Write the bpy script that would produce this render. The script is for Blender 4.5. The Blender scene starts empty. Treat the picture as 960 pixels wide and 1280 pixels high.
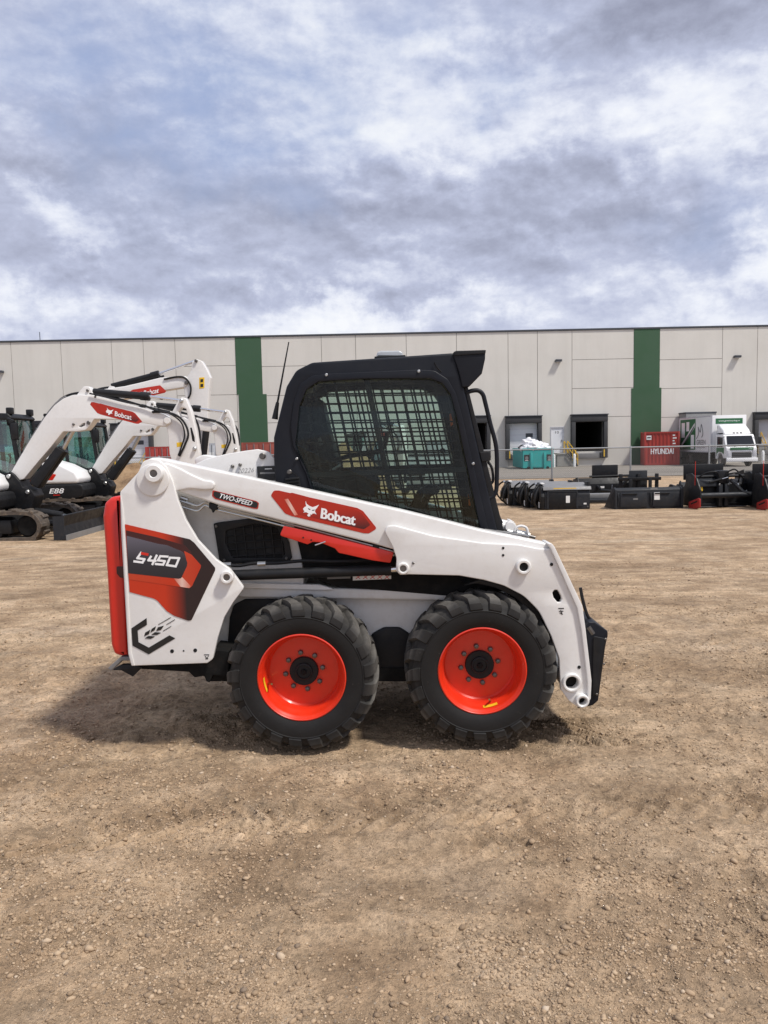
import bpy, bmesh, math, random
import numpy as np
from mathutils import Vector, Matrix
random.seed(7); RNG = np.random.default_rng(11)
SC = bpy.context.scene; COL = SC.collection
# ---------------------------------------------------------------- camera solve
F_ = 967.0; CX, CY = 480.0, 640.0; HZ = 556.0; CAMH = 1.53
pit = math.atan((CY-HZ)/F_); rol = 0.021
F3 = Vector((0, math.cos(pit), -math.sin(pit))); U0 = Vector((0, math.sin(pit), math.cos(pit))); R0 = Vector((1, 0, 0))
R3 = R0*math.cos(rol) - U0*math.sin(rol); U3 = R0*math.sin(rol) + U0*math.cos(rol)
CAM = Vector((0, 0, CAMH))
def ray(px, py): return R3*((px-CX)/F_) + U3*((CY-py)/F_) + F3
def P(px, py, Y):
    d = ray(px, py); return CAM + d*(Y/d.y)
GP = [(-50, -.014), (6, -.014), (15, -.2), (21, -.25), (43, -.63), (66, -.63), (500, -.63)]
def gz(Y):
    for (a, za), (b, zb) in zip(GP, GP[1:]):
        if Y <= b:
            t = max(0, min(1, (Y-a)/(b-a))); t = t*t*(3-2*t) if a >= 6 else t
            return za+(zb-za)*t
    return GP[-1][1]
def XY(px, Y): return P(px, 600, Y).x
def G(px, Y):                      # ground point seen in column px at depth Y
    x = XY(px, Y); return Vector((x, Y, gz(Y)))
cam = bpy.data.cameras.new('camera'); co = bpy.data.objects.new('camera', cam); COL.objects.link(co)
cam.sensor_fit = 'VERTICAL'; cam.sensor_height = 24; cam.lens = 24*F_/1280; cam.clip_start = .05; cam.clip_end = 3000
m = Matrix((R3, U3, -F3)).transposed().to_4x4(); m.translation = CAM; co.matrix_world = m; SC.camera = co
# ---------------------------------------------------------------- materials
def nodes(name):
    m = bpy.data.materials.new(name); m.use_nodes = True; nt = m.node_tree
    return m, nt, nt.nodes['Principled BSDF']
def ramp(nt, fac, stops):
    r = nt.nodes.new('ShaderNodeValToRGB'); e = r.color_ramp.elements
    while len(e) > 1: e.remove(e[-1])
    e[0].position = stops[0][0]; e[0].color = (*stops[0][1], 1)
    for p, c in stops[1:]:
        k = e.new(p); k.color = (*c, 1)
    nt.links.new(fac, r.inputs[0]); return r.outputs[0]
def noise(nt, scale, detail=4, rough=.55, vec=None, dist=0):
    n = nt.nodes.new('ShaderNodeTexNoise'); n.inputs['Scale'].default_value = scale; n.inputs['Detail'].default_value = detail
    n.inputs['Roughness'].default_value = rough; n.inputs['Distortion'].default_value = dist
    if vec is None:
        t = nt.nodes.new('ShaderNodeTexCoord'); vec = t.outputs['Object']
    nt.links.new(vec, n.inputs['Vector']); return n.outputs['Fac']
def mixc(nt, fac, a, b, mode='MIX'):
    n = nt.nodes.new('ShaderNodeMix'); n.data_type = 'RGBA'; n.blend_type = mode
    for s, v in ((0, fac), (6, a), (7, b)):
        if isinstance(v, (int, float)): n.inputs[s].default_value = v
        elif isinstance(v, tuple): n.inputs[s].default_value = (*v, 1) if len(v) == 3 else v
        else: nt.links.new(v, n.inputs[s])
    return n.outputs[2]
def mth(nt, op, a, b=0, c=None):
    n = nt.nodes.new('ShaderNodeMath'); n.operation = op
    for i, v in enumerate((a, b, c)):
        if v is None: continue
        if isinstance(v, (int, float)): n.inputs[i].default_value = v
        else: nt.links.new(v, n.inputs[i])
    return n.outputs[0]
def bump(nt, b, h, strength=.3, dist=.01):
    n = nt.nodes.new('ShaderNodeBump'); n.inputs['Strength'].default_value = strength; n.inputs['Distance'].default_value = dist
    nt.links.new(h, n.inputs['Height']); nt.links.new(n.outputs[0], b.inputs['Normal'])
def paint(name, col, rough=.4, metal=0, var=.12, scale=6, dust=None, dustamt=.25, coat=0, fine=.0, spec=.5):
    m, nt, b = nodes(name)
    f = noise(nt, scale, 5, .6)
    c = ramp(nt, f, [(.25, tuple(x*(1-var) for x in col)), (.75, tuple(min(1, x*(1+var)) for x in col))])
    if dust:
        d = ramp(nt, noise(nt, scale*3.3, 6, .7), [(.48, (0, 0, 0)), (.75, (1, 1, 1))])
        c = mixc(nt, mth(nt, 'MULTIPLY', d, dustamt), c, dust)
    nt.links.new(c, b.inputs['Base Color'])
    r = ramp(nt, noise(nt, scale*2, 4), [(.3, (rough*.8,)*3), (.7, (min(1, rough*1.25),)*3)])
    nt.links.new(r, b.inputs['Roughness']); b.inputs['Metallic'].default_value = metal
    b.inputs['Specular IOR Level'].default_value = spec
    if coat: b.inputs['Coat Weight'].default_value = coat; b.inputs['Coat Roughness'].default_value = .12
    if fine: bump(nt, b, noise(nt, 60, 3), fine, .002)
    return m
DUST = (.30, .22, .14)
M = {}
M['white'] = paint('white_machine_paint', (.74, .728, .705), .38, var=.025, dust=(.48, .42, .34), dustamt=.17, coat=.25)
M['shaded_white'] = paint('shaded_grey_white_paint', (.63, .62, .595), .45, var=.05, dust=(.4, .34, .27), dustamt=.3)  # white paint darkened for the shaded parts behind the arms
M['red'] = paint('red_machine_paint', (.62, .020, .009), .36, var=.05, dust=(.5, .1, .06), dustamt=.08, coat=.3)
M['orange'] = paint('orange_red_wheel_paint', (.70, .030, .007), .36, var=.07, dust=(.55, .12, .06), dustamt=.12, coat=.4)
M['black'] = paint('black_powder_coat', (.0065, .008, .0125), .45, var=.12, dust=(.03, .028, .028), dustamt=.12, fine=.1, spec=.28)
M['satin'] = paint('satin_black_plastic', (.010, .0105, .012), .5, var=.2, dust=DUST, dustamt=.03, spec=.3)
M['bar'] = paint('dull_black_aluminium', (.012, .013, .015), .5, var=.1, spec=.3)
M['dark'] = paint('dark_grime_and_shade', (.008, .008, .008), .75, var=.3, dust=(.06, .045, .035), dustamt=.2, spec=.2)  # grimy parts; also the painted shade inside the tube ends
M['steel'] = paint('zinc_plated_steel', (.55, .55, .53), .32, 1, var=.1, scale=20)
M['chrome'] = paint('chromed_rod', (.75, .75, .76), .14, 1, var=.03)
M['greymetal'] = paint('grey_painted_steel', (.18, .18, .18), .5, var=.15, dust=DUST, dustamt=.2)
M['charcoal'] = paint('charcoal_attachment_paint', (.020, .0225, .027), .5, var=.2, scale=4, dust=DUST, dustamt=.05, spec=.3)
M['attblack'] = paint('black_attachment_paint', (.0065, .007, .0085), .48, var=.25, scale=4, dust=DUST, dustamt=.04, spec=.3)
M['bolt'] = paint('bolt_steel', (.17, .16, .15), .45, 1, var=.2, scale=40)
M['yellow'] = paint('safety_yellow', (.75, .46, .02), .5, var=.08)
M['ylabel'] = paint('yellow_sticker', (.8, .5, .02), .5, var=.05)
M['wlabel'] = paint('white_sticker', (.75, .75, .73), .5, var=.03)
M['ink'] = paint('black_print', (.012, .012, .012), .45, var=.1)
M['wink'] = paint('white_print', (.86, .86, .86), .45, var=.02)
M['ared'] = paint('attachment_red', (.34, .016, .013), .45, var=.08, dust=DUST, dustamt=.15)
M['orangetag'] = paint('orange_plastic', (.7, .13, .02), .5)
M['hole'] = paint('unlit_recess', (.006, .006, .006), .8)  # black paints the shade inside holes, slots and openings
M['seat'] = paint('black_vinyl', (.018, .018, .02), .55)
M['green'] = paint('green_print', (.02, .13, .05), .5, var=.1)
M['teal'] = paint('teal_bin_paint', (.02, .34, .32), .45, var=.1, scale=2, dust=(.15, .2, .17), dustamt=.2)
M['cred'] = paint('container_red', (.34, .035, .026), .55, var=.12, scale=1.2, dust=(.2, .08, .05), dustamt=.3)
M['cgrey'] = paint('container_grey', (.42, .43, .45), .5, var=.08, scale=1.2)
M['cbrown'] = paint('container_rust_red', (.27, .06, .04), .55, var=.12, scale=1.2)
M['truckwhite'] = paint('truck_white', (.80, .80, .80), .35, var=.02, scale=2)
M['truckgrey'] = paint('truck_box_grey', (.52, .52, .55), .45, var=.04, scale=2)
M['bag'] = paint('white_plastic_bag', (.74, .74, .76), .4, var=.12, scale=3)
M['conc'] = paint('stair_concrete', (.3, .29, .27), .8, var=.12, scale=3)
M['trackrub'] = paint('dusty_rubber_track', (.075, .06, .048), .8, var=.35, scale=5, dust=DUST, dustamt=.5)
M['green_w'] = paint('green_wall_paint', (.038, .095, .047), .7, var=.06, scale=.3)
M['doorwhite'] = paint('white_door_paint', (.72, .72, .74), .5, var=.03, scale=1)
M['sealpad'] = paint('dock_seal_vinyl', (.035, .035, .037), .6, var=.2, scale=2)
M['galv'] = paint('galvanised_pipe', (.26, .27, .28), .55, .4, var=.1, scale=3)
# tyre rubber: black with brown dust worked into the tread
def tyre_mat():
    m, nt, b = nodes('tyre_rubber')
    t = nt.nodes.new('ShaderNodeTexCoord'); o = t.outputs['Object']
    s = nt.nodes.new('ShaderNodeSeparateXYZ'); nt.links.new(o, s.inputs[0])
    r = mth(nt, 'SQRT', mth(nt, 'ADD', mth(nt, 'MULTIPLY', s.outputs[0], s.outputs[0]), mth(nt, 'MULTIPLY', s.outputs[2], s.outputs[2])))
    tread = ramp(nt, r, [(.31, (0, 0, 0)), (.355, (.25,)*3), (.380, (1, 1, 1))])
    f = noise(nt, 9, 6, .65, o); g = noise(nt, 45, 4, .6, o)
    d = mth(nt, 'MULTIPLY', ramp(nt, f, [(.35, (.25,)*3), (.7, (1, 1, 1))]), mth(nt, 'MULTIPLY_ADD', tread, .80, .03))
    sp = ramp(nt, g, [(.66, (0, 0, 0)), (.74, (.35,)*3)])
    d = mth(nt, 'MAXIMUM', d, mth(nt, 'MULTIPLY', sp, .5))
    nt.links.new(mixc(nt, d, (.010, .0095, .0095), (.19, .177, .158)), b.inputs['Base Color'])
    b.inputs['Roughness'].default_value = .66; b.inputs['Specular IOR Level'].default_value = .3; bump(nt, b, g, .25, .003); return m
M['tyre'] = tyre_mat()
def glass_mat(name, tint, gloss=.08, rough=.02):
    m = bpy.data.materials.new(name); m.use_nodes = True; nt = m.node_tree; nt.nodes.clear()
    out = nt.nodes.new('ShaderNodeOutputMaterial'); tr = nt.nodes.new('ShaderNodeBsdfTransparent'); gl = nt.nodes.new('ShaderNodeBsdfGlossy')
    tr.inputs[0].default_value = (*tint, 1); gl.inputs['Roughness'].default_value = rough
    fr = nt.nodes.new('ShaderNodeFresnel'); fr.inputs[0].default_value = 1.45
    mx = nt.nodes.new('ShaderNodeMixShader')
    f = mth(nt, 'ADD', mth(nt, 'MULTIPLY', fr.outputs[0], .8), gloss*noise_c)
    nt.links.new(f, mx.inputs[0]); nt.links.new(tr.outputs[0], mx.inputs[1]); nt.links.new(gl.outputs[0], mx.inputs[2]); nt.links.new(mx.outputs[0], out.inputs[0])
    return m
noise_c = 1.0
M['glass'] = glass_mat('tinted_cab_glass', (.80, .87, .84), .0)
M['exglass'] = glass_mat('green_cab_glass', (.56, .74, .70), .12)
M['truckglass'] = glass_mat('windscreen_glass', (.05, .065, .07), .06)
def decal_grad(name, axis, stops, rough=.4):
    m, nt, b = nodes(name); t = nt.nodes.new('ShaderNodeTexCoord'); s = nt.nodes.new('ShaderNodeSeparateXYZ'); nt.links.new(t.outputs['Generated'], s.inputs[0])
    nt.links.new(ramp(nt, s.outputs[axis], stops), b.inputs['Base Color']); b.inputs['Roughness'].default_value = rough; return m
DR = (.52, .032, .005); DK = (.022, .010, .010)
M['d_main'] = decal_grad('printed_red_to_black', 0, [(0, DR), (.42, DR), (.66, DK), (1, DK)])
M['d_panel'] = decal_grad('printed_grey_panel', 2, [(0, (.018, .016, .019)), (.45, (.03, .028, .034)), (1, (.13, .12, .15))])
M['d_red'] = decal_grad('printed_red_chevron', 0, [(0, (.5, .05, .015)), (.6, DR), (.78, (.52, .05, .015)), (1, (.48, .03, .006))])
M['d_bob'] = decal_grad('printed_red_fading', 2, [(0, (.05, .008, .008)), (.28, (.26, .014, .006)), (.55, (.42, .019, .004)), (1, (.40, .018, .004))])
M['d_rim'] = paint('printed_red_border', (.43, .020, .005), .4, var=.03)
M['d_dark'] = paint('maroon_print_and_shade', (.05, .010, .009), .4)  # decal print; also the painted shade of the tailgate notch
M['d_glint'] = decal_grad('printed_pale_glint', 0, [(0, (.55, .08, .03)), (.5, (.75, .5, .42)), (1, (.6, .12, .06))])
# wall panels
def wall_mat():
    m, nt, b = nodes('tilt_up_concrete_wall'); t = nt.nodes.new('ShaderNodeTexCoord'); o = t.outputs['Object']
    f = noise(nt, .25, 5, .6, o); mp = nt.nodes.new('ShaderNodeMapping'); mp.inputs['Scale'].default_value = (1.2, 1.2, .12); nt.links.new(o, mp.inputs[0])
    g = noise(nt, 1.0, 5, .65, mp.outputs[0])
    c = ramp(nt, f, [(.3, (.62, .595, .54)), (.7, (.68, .655, .60))])
    c = mixc(nt, mth(nt, 'MULTIPLY', ramp(nt, g, [(.45, (0, 0, 0)), (.8, (1, 1, 1))]), .25), c, (.46, .44, .40))
    nt.links.new(c, b.inputs['Base Color']); b.inputs['Roughness'].default_value = .85; return m
M['wall'] = wall_mat()
M['cap'] = paint('dark_roof_flashing', (.05, .055, .065), .5)
# chain link: a diamond weave of wires with open gaps
def chain_mat():
    m, nt, b = nodes('chain_link_weave'); t = nt.nodes.new('ShaderNodeTexCoord'); s = nt.nodes.new('ShaderNodeSeparateXYZ'); nt.links.new(t.outputs['Object'], s.inputs[0])
    k = 1/.105
    def wire(sgn):
        a = mth(nt, 'MULTIPLY', mth(nt, 'ADD', s.outputs[0], mth(nt, 'MULTIPLY', s.outputs[2], sgn)), k)
        return mth(nt, 'LESS_THAN', mth(nt, 'PINGPONG', a, .5), .042)
    w = mth(nt, 'MAXIMUM', wire(1), wire(-1)); nt.links.new(w, b.inputs['Alpha'])
    b.inputs['Base Color'].default_value = (.16, .165, .17, 1); b.inputs['Metallic'].default_value = .2; b.inputs['Roughness'].default_value = .5; return m
M['chain'] = chain_mat()
# ---------------------------------------------------------------- mesh helpers
def finish(me, smooth=35):
    if smooth:
        for p in me.polygons: p.use_smooth = True
        try: me.set_sharp_from_angle(angle=math.radians(smooth))
        except Exception: pass
    return me
def link(name, me, mat, parent=None, off=None, smooth=35):
    if isinstance(me, bmesh.types.BMesh):
        bm = me; bmesh.ops.recalc_face_normals(bm, faces=bm.faces); me = bpy.data.meshes.new(name); bm.to_mesh(me); bm.free()
    if off is None and parent is not None:
        r = parent
        while r.parent: r = r.parent
        off = WORLDROOT.get(r.name)
    if off is not None: me.transform(Matrix.Translation(-Vector(off)))
    finish(me, smooth); me.name = name; me.use_auto_texspace = True; me.update()
    o = bpy.data.objects.new(name, me); COL.objects.link(o)
    for mm in (mat if isinstance(mat, (list, tuple)) else [mat]): me.materials.append(M[mm] if isinstance(mm, str) else mm)
    if parent: o.parent = parent
    return o
WORLDROOT = {}                       # roots whose parts are given in world coordinates
def thing(name, label, cat, loc=(0, 0, 0), rz=0, group=None, world=False):
    o = bpy.data.objects.new(name, None); COL.objects.link(o); o.location = loc; o.rotation_euler = (0, 0, rz); o.empty_display_size = .2
    o['label'] = label; o['category'] = cat
    if group: o['group'] = group
    if world: WORLDROOT[o.name] = tuple(loc)
    return o
def tag(o, label=None, cat=None, group=None, kind=None):
    for k, v in (('label', label), ('category', cat), ('group', group), ('kind', kind)):
        if v: o[k] = v
    return o
def dup(root, loc, rz, label):
    r = root.copy(); COL.objects.link(r); r.location = loc; r.rotation_euler = (0, 0, rz); r['label'] = label
    for ch in list(root.children):
        c = ch.copy(); COL.objects.link(c); c.parent = r
        for g in list(ch.children):
            d = g.copy(); COL.objects.link(d); d.parent = c
    return r
def rnd(pts, r=3, seg=4):            # fillet the corners of a closed outline; a point may carry its own radius
    n = len(pts); out = []
    for i in range(n):
        p = Vector(pts[i][:2]); rr = pts[i][2] if len(pts[i]) > 2 else r
        a = Vector(pts[i-1][:2])-p; b = Vector(pts[(i+1) % n][:2])-p
        la, lb = a.length, b.length
        if rr <= 0 or la < 1e-6 or lb < 1e-6: out.append(p); continue
        cs = max(-1, min(1, a.dot(b)/la/lb)); ang = math.acos(cs)
        if ang > math.radians(172): out.append(p); continue
        t = min(rr/math.tan(ang/2), la*.48, lb*.48)
        p0 = p+a*(t/la); p1 = p+b*(t/lb)
        for k in range(seg+1):
            s = k/seg; out.append(p0*(1-s)**2+p*2*s*(1-s)+p1*s*s)
    return [(q.x, q.y) for q in out]
def curve_mesh(loops, ext, bevel, res=2):
    cu = bpy.data.curves.new('c', 'CURVE'); cu.dimensions = '2D'; cu.fill_mode = 'BOTH'; cu.extrude = max(0, ext-bevel); cu.bevel_depth = bevel; cu.bevel_resolution = res; cu.offset = -bevel
    for lp in loops:
        sp = cu.splines.new('POLY'); sp.points.add(len(lp)-1); sp.use_cyclic_u = True
        for q, (x, y) in zip(sp.points, lp): q.co = (x, y, 0, 1)
    o = bpy.data.objects.new('c', cu); COL.objects.link(o); dg = bpy.context.evaluated_depsgraph_get()
    me = bpy.data.meshes.new_from_object(o.evaluated_get(dg)); bpy.data.objects.remove(o); bpy.data.curves.remove(cu)
    bm = bmesh.new(); bm.from_mesh(me); bmesh.ops.remove_doubles(bm, verts=bm.verts, dist=1e-5); bm.to_mesh(me); bm.free()
    return me
def plate(loops, y0, y1, bevel=.003):  # loops in metres (x, z): a solid plate from depth y0 (front) to y1
    me = curve_mesh(loops, abs(y1-y0)/2, min(bevel, abs(y1-y0)/2*.98)); me.transform(Matrix(((1, 0, 0, 0), (0, 0, -1, (y0+y1)/2), (0, 1, 0, 0), (0, 0, 0, 1))))
    return me
def proj(pts, Y): return [(lambda q: (q.x, q.z))(P(x, y, Y)) for x, y in pts]
def slab(pts, y0, y1, r=2, bevel=.004, holes=(), seg=4):  # outline measured at depth y0
    return plate([proj(rnd(pts, r, seg), y0)] + [proj(rnd(h, hr, seg), y0) for h, hr in holes], y0, y1, bevel)
def circ(cx, cy, r, n=28): return [(cx+r*math.cos(2*math.pi*i/n), cy+r*math.sin(2*math.pi*i/n)) for i in range(n)]
def flat(pts, Y, r=0): return slab(pts, Y, Y+.0012, r, .0002)
def bx(bm, x0, x1, y0, y1, z0, z1, bev=0):
    r = bmesh.ops.create_cube(bm, size=1); vs = r['verts']
    for v in vs: v.co = Vector((x0+(x1-x0)*(v.co.x+.5), y0+(y1-y0)*(v.co.y+.5), z0+(z1-z0)*(v.co.z+.5)))
    if bev:
        es = {e for v in vs for e in v.link_edges}; bmesh.ops.bevel(bm, geom=list(es), offset=bev, segments=2, affect='EDGES', profile=.5)
    return bm
def box(x0, x1, y0, y1, z0, z1, bev=0): return bx(bmesh.new(), x0, x1, y0, y1, z0, z1, bev)
def tube(bm, pts, r, seg=10, caps=True):
    pts = [Vector(p) for p in pts]; rings = []
    rs = r if isinstance(r, (list, tuple)) else [r]*len(pts)
    prev = None
    for i, p in enumerate(pts):
        t = (pts[min(i+1, len(pts)-1)]-pts[max(i-1, 0)]).normalized()
        if prev is None:
            n = t.cross(Vector((0, 0, 1)));  n = t.cross(Vector((0, 1, 0))) if n.length < .1 else n
        else: n = prev-t*prev.dot(t)
        n.normalize(); prev = n; b = t.cross(n)
        rings.append([bm.verts.new(p+(n*math.cos(2*math.pi*k/seg)+b*math.sin(2*math.pi*k/seg))*rs[i]) for k in range(seg)])
    for a, c in zip(rings, rings[1:]):
        for k in range(seg): bm.faces.new((a[k], a[(k+1) % seg], c[(k+1) % seg], c[k]))
    if caps: bm.faces.new(rings[0][::-1]); bm.faces.new(rings[-1])
    return bm
def smooth_path(pts, n=6):
    pts = [Vector(p) for p in pts]; out = []
    for i in range(len(pts)-1):
        a, b, c, d = pts[max(i-1, 0)], pts[i], pts[i+1], pts[min(i+2, len(pts)-1)]
        for k in range(n):
            t = k/n; out.append(.5*((2*b)+(c-a)*t+(2*a-5*b+4*c-d)*t*t+(3*b-a-3*c+d)*t**3))
    out.append(pts[-1]); return out
def lathe(bm, prof, c, seg=48, axis='Y'):  # prof: (radius, along)
    rings = []
    for r, h in prof:
        ring = []
        for k in range(seg):
            a = 2*math.pi*k/seg; u, v = r*math.cos(a), r*math.sin(a)
            q = {'Y': (u, h, v), 'Z': (u, v, h), 'X': (h, u, v)}[axis]; ring.append(bm.verts.new(Vector(c)+Vector(q)))
        rings.append(ring)
    for a, b in zip(rings, rings[1:]):
        for k in range(seg): bm.faces.new((a[k], a[(k+1) % seg], b[(k+1) % seg], b[k]))
    bmesh.ops.remove_doubles(bm, verts=bm.verts, dist=1e-6); return bm
def disc(bm, c, r, y0, y1, bev=.003, seg=32, axis='Y'):
    b = min(bev, r*.4, abs(y1-y0)*.45); s = 1 if y1 > y0 else -1
    return lathe(bm, [(0, y0), (r-b, y0), (r, y0+b*s), (r, y1-b*s), (r-b, y1), (0, y1)], c, seg, axis)
def text_mesh(body, shear=0, bold=0.0, space=1.0):
    cu = bpy.data.curves.new('t', 'FONT'); cu.body = body; cu.shear = shear; cu.offset = bold; cu.space_character = space; cu.resolution_u = 4
    o = bpy.data.objects.new('t', cu); COL.objects.link(o); dg = bpy.context.evaluated_depsgraph_get()
    me = bpy.data.meshes.new_from_object(o.evaluated_get(dg)); bpy.data.objects.remove(o); bpy.data.curves.remove(cu)
    return me
def lay_text(body, O, U, V, shear=0, bold=0.0, space=1.0, fat=0):  # stretch the word over the parallelogram O, U, V
    me = text_mesh(body, shear, bold, space); xs = [v.co.x for v in me.vertices]; ys = [v.co.y for v in me.vertices]
    x0, x1, y0, y1 = min(xs), max(xs), min(ys), max(ys)
    for v in me.vertices: v.co = Vector(O)+Vector(U)*((v.co.x-x0)/(x1-x0))+Vector(V)*((v.co.y-y0)/(y1-y0))
    if fat:                       # heavier face: the same word laid again a hair to each side, each layer a touch higher
        n = Vector(U).cross(Vector(V)).normalized(); bm = bmesh.new()
        for k, f in enumerate((-1, -.33, .33, 1)):
            m2 = me.copy(); m2.transform(Matrix.Translation(Vector(U)*fat*f+n*.00012*k)); bm.from_mesh(m2); bpy.data.meshes.remove(m2)
        bm.to_mesh(me); bm.free()
    return me
def px_text(body, o, u, v, Y, **k):   # o: lower left, u: lower right, v: upper left (pixels measured on the plane at depth Y)
    O = P(*o, Y); return lay_text(body, O, P(*u, Y)-O, P(*v, Y)-O, **k)
def join(*mes):
    bm = bmesh.new()
    for me in mes:
        if isinstance(me, bmesh.types.BMesh):
            t = bpy.data.meshes.new('j'); bmesh.ops.recalc_face_normals(me, faces=me.faces); me.to_mesh(t); me.free(); me = t
        bm.from_mesh(me); bpy.data.meshes.remove(me)
    out = bpy.data.meshes.new('join'); bm.to_mesh(out); bm.free(); return out
def strokes(paths, w, Y):             # flat ribbons drawn as polylines (pixels)
    bm = bmesh.new()
    for pts in paths:
        for i, (a, b) in enumerate(zip(pts, pts[1:])):
            a, b = Vector(a), Vector(b); d = (b-a).normalized(); n = Vector((-d.y, d.x))*w/2; e = d*w*.42
            q = [a-e+n, b+e+n, b+e-n, a-e-n]; yy = Y-.00005*i
            bm.faces.new([bm.verts.new(P(p.x, p.y, yy)) for p in q])
    return bm
# ================================================================ the skid steer loader
YC = 4.43
hb = P(480, 930, 4.43)
L = thing('skid_steer_loader', 'white and black skid steer loader with orange wheels and red tailgate parked on the dirt', 'loader', (hb.x, YC, 0), world=True)
def both(name, me, mat, parent=L, far=True):      # a part on the near side and its twin on the far side
    if isinstance(me, bmesh.types.BMesh): me = join(me)
    if far:
        mf = me.copy(); mf.transform(Matrix(((1, 0, 0, 0), (0, -1, 0, 2*YC), (0, 0, 1, 0), (0, 0, 0, 1)))); mf.flip_normals()
    o = link(name, me, mat, parent)
    if far: return o, link(name, mf, mat, parent)
    return o
def far_y(y): return 2*YC-y
# rear upright plates with their pivot bosses
UP = [(150, 615, 5), (173, 590, 8), (178, 577, 9), (187, 573.5, 9), (199, 575, 10), (208, 584, 6), (216, 602), (222, 625), (232, 650), (247, 675), (270, 699.5, 12), (287, 711, 6), (305, 735, 5), (292, 752, 14), (280, 772, 14), (272, 797, 10), (266, 824, 6), (259, 829, 4), (164, 832.5, 2), (160, 817), (151, 660)]
upn, upf = both('upright', slab(UP, 3.80, 3.83, 4, .004), 'white')
rim_bm = slab([(150.5, 617), (160.6, 817), (164.6, 832), (168, 832), (164, 815), (154.5, 640)], 3.795, 3.802, 0, .002)
link('folded_edge', rim_bm, 'white', upn)
both('upright_inner', slab([(156, 640), (190, 600), (214, 612), (240, 675), (262, 720), (255, 820), (168, 826)], 3.90, 3.98, 4), 'shaded_white')
bm = bmesh.new(); c = P(192, 600, 3.80); bm2 = slab(circ(190.5, 600, 20.5, 36), 3.788, 3.803, 0, .005); link('pivot_pad', bm2, 'white', upn)
def boss(name, px, py, r, y0, y1, pin, parent, pinmat='bolt', depth=.004, far=None):
    k = y0/F_*1.0; c = P(px, py, y0); c.y = 0; R = r*k*1.01; ri = pin*k
    b = lathe(bmesh.new(), [(ri, y0+depth+.02), (ri, y0+.003), (ri+.003, y0), (R-.005, y0), (R, y0+.006), (R, y1)], c, 40)
    o = link(name, b, 'white', parent)
    link('pin', disc(bmesh.new(), c, ri, y0+depth, y0+depth+.02, .002), pinmat, o); return o
boss('pivot_boss', 191.5, 592, 11.3, 3.755, 3.80, 4.6, upn)
bb = boss('pivot_boss', 283, 722, 8.6, 3.765, 3.81, 4.2, upn)
for x, y, r in ((215, 814, 2.4), (229.5, 813.6, 1.1), (244, 813, 2.4)): link('bolt_hole_shade', flat(circ(x, y, r, 20), 3.7985), 'hole', upn)  # flat black discs paint the dark inside the drilled holes
# loader arms
ARM = [(176, 578, 6), (190, 572, 8), (206, 574, 8), (220, 577.5, 10), (375, 610.5, 30), (500, 637.5), (560, 652), (599, 662), (640, 670.5), (684, 679.5, 3), (690, 690), (640, 725), (575, 719), (497, 713), (494, 687.5, 2), (466, 679.5), (272, 631), (219, 613, 6), (205, 616, 10), (185, 610, 10)]
arm, armf = both('lift_arm', slab(ARM, 3.835, 3.945, 4, .009), 'white')
FRONT = [(480.5, 664, 6), (484, 657.5, 6), (494, 657, 8), (542, 670, 20), (605, 679, 20), (649, 681, 20), (674, 686, 20), (688, 686, 3), (692.5, 686), (722, 760), (727, 788), (735, 852), (735, 874, 6), (724, 885.5, 4), (711, 876, 6), (701, 862), (700, 845, 8), (699, 823, 20), (689, 795, 40), (674, 764, 40), (655, 745, 40), (630, 732, 40), (605, 725, 40), (574, 719.5), (511, 718), (500, 719, 5), (495, 713, 4), (495.6, 698, 8), (491, 684, 6)]
slot = [(690.5, 741), (693, 737.5), (697, 737.5), (701, 744), (702.5, 749), (700.5, 753), (697, 753), (692, 747)]
fp, fpf = both('front_arm_plate', slab(FRONT, 3.805, 3.836, 3, .0045, holes=[(slot, 2), (circ(715.1, 853.8, 8.3, 28), 0), (circ(728.3, 876.8, 5.5, 24), 0)]), 'white')
ARMB = [(640, 700), (690, 690), (722, 762), (734, 855), (731, 876), (722, 882), (704, 862), (703, 823), (693, 795), (678, 764), (659, 745), (630, 728)]
both('arm_core', slab(ARMB, 3.875, 3.945, 3, .004), 'shaded_white')
FL = [(684, 679, 2), (690, 679.5, 3), (693.5, 684, 3), (728, 757, 8), (732, 786, 8), (739.5, 851, 4), (738.5, 874, 3), (735, 878, 2), (734.5, 852), (726.8, 788), (721.5, 760), (689, 687)]
both('arm_flange', slab(FL, 3.79, 3.94, 2, .003), 'white')
BR = [(203, 578, 6), (212, 580), (226, 586, 12), (241, 594, 12), (255, 600, 10), (266, 601.5, 4), (268.5, 606, 4), (266, 612, 4), (255, 612.5, 12), (236, 611, 14), (217, 614.5, 5)]
link('arm_gusset', slab(BR, 3.818, 3.838, 4, .008), 'white', arm)
boss('pin_boss', 504, 711, 7.8, 3.785, 3.81, 4.2, fp); boss('pin_boss', 655, 709, 9.6, 3.775, 3.81, 5.6, fp, 'hole', .012)
for x, y, r in ((516.5, 704, 1.7),): link('grease_plug', disc(bmesh.new(), P(x, y, 3.8)-Vector((0, 3.8, 0)), r*.004, 3.798, 3.806), 'bolt', fp)
for x, y, r in ((629, 685, 1.6), (629, 694, 1.6), (689.5, 705.5, 2.1), (724, 834, 2.1)): link('bolt_hole_shade', flat(circ(x, y, r, 18), 3.803), 'hole', fp)  # holes drawn as black discs, their shade in the colour
def ringtube(name, px, py, r, rin, y0, y1, parent):
    c = P(px, py, y0); c.y = 0; k = y0/F_*1.01
    return link(name, lathe(bmesh.new(), [(rin*k, y1), (rin*k, y0+.004), (rin*k+.004, y0), (r*k-.005, y0), (r*k, y0+.006), (r*k, y1)], c, 40), 'white', parent)
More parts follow.
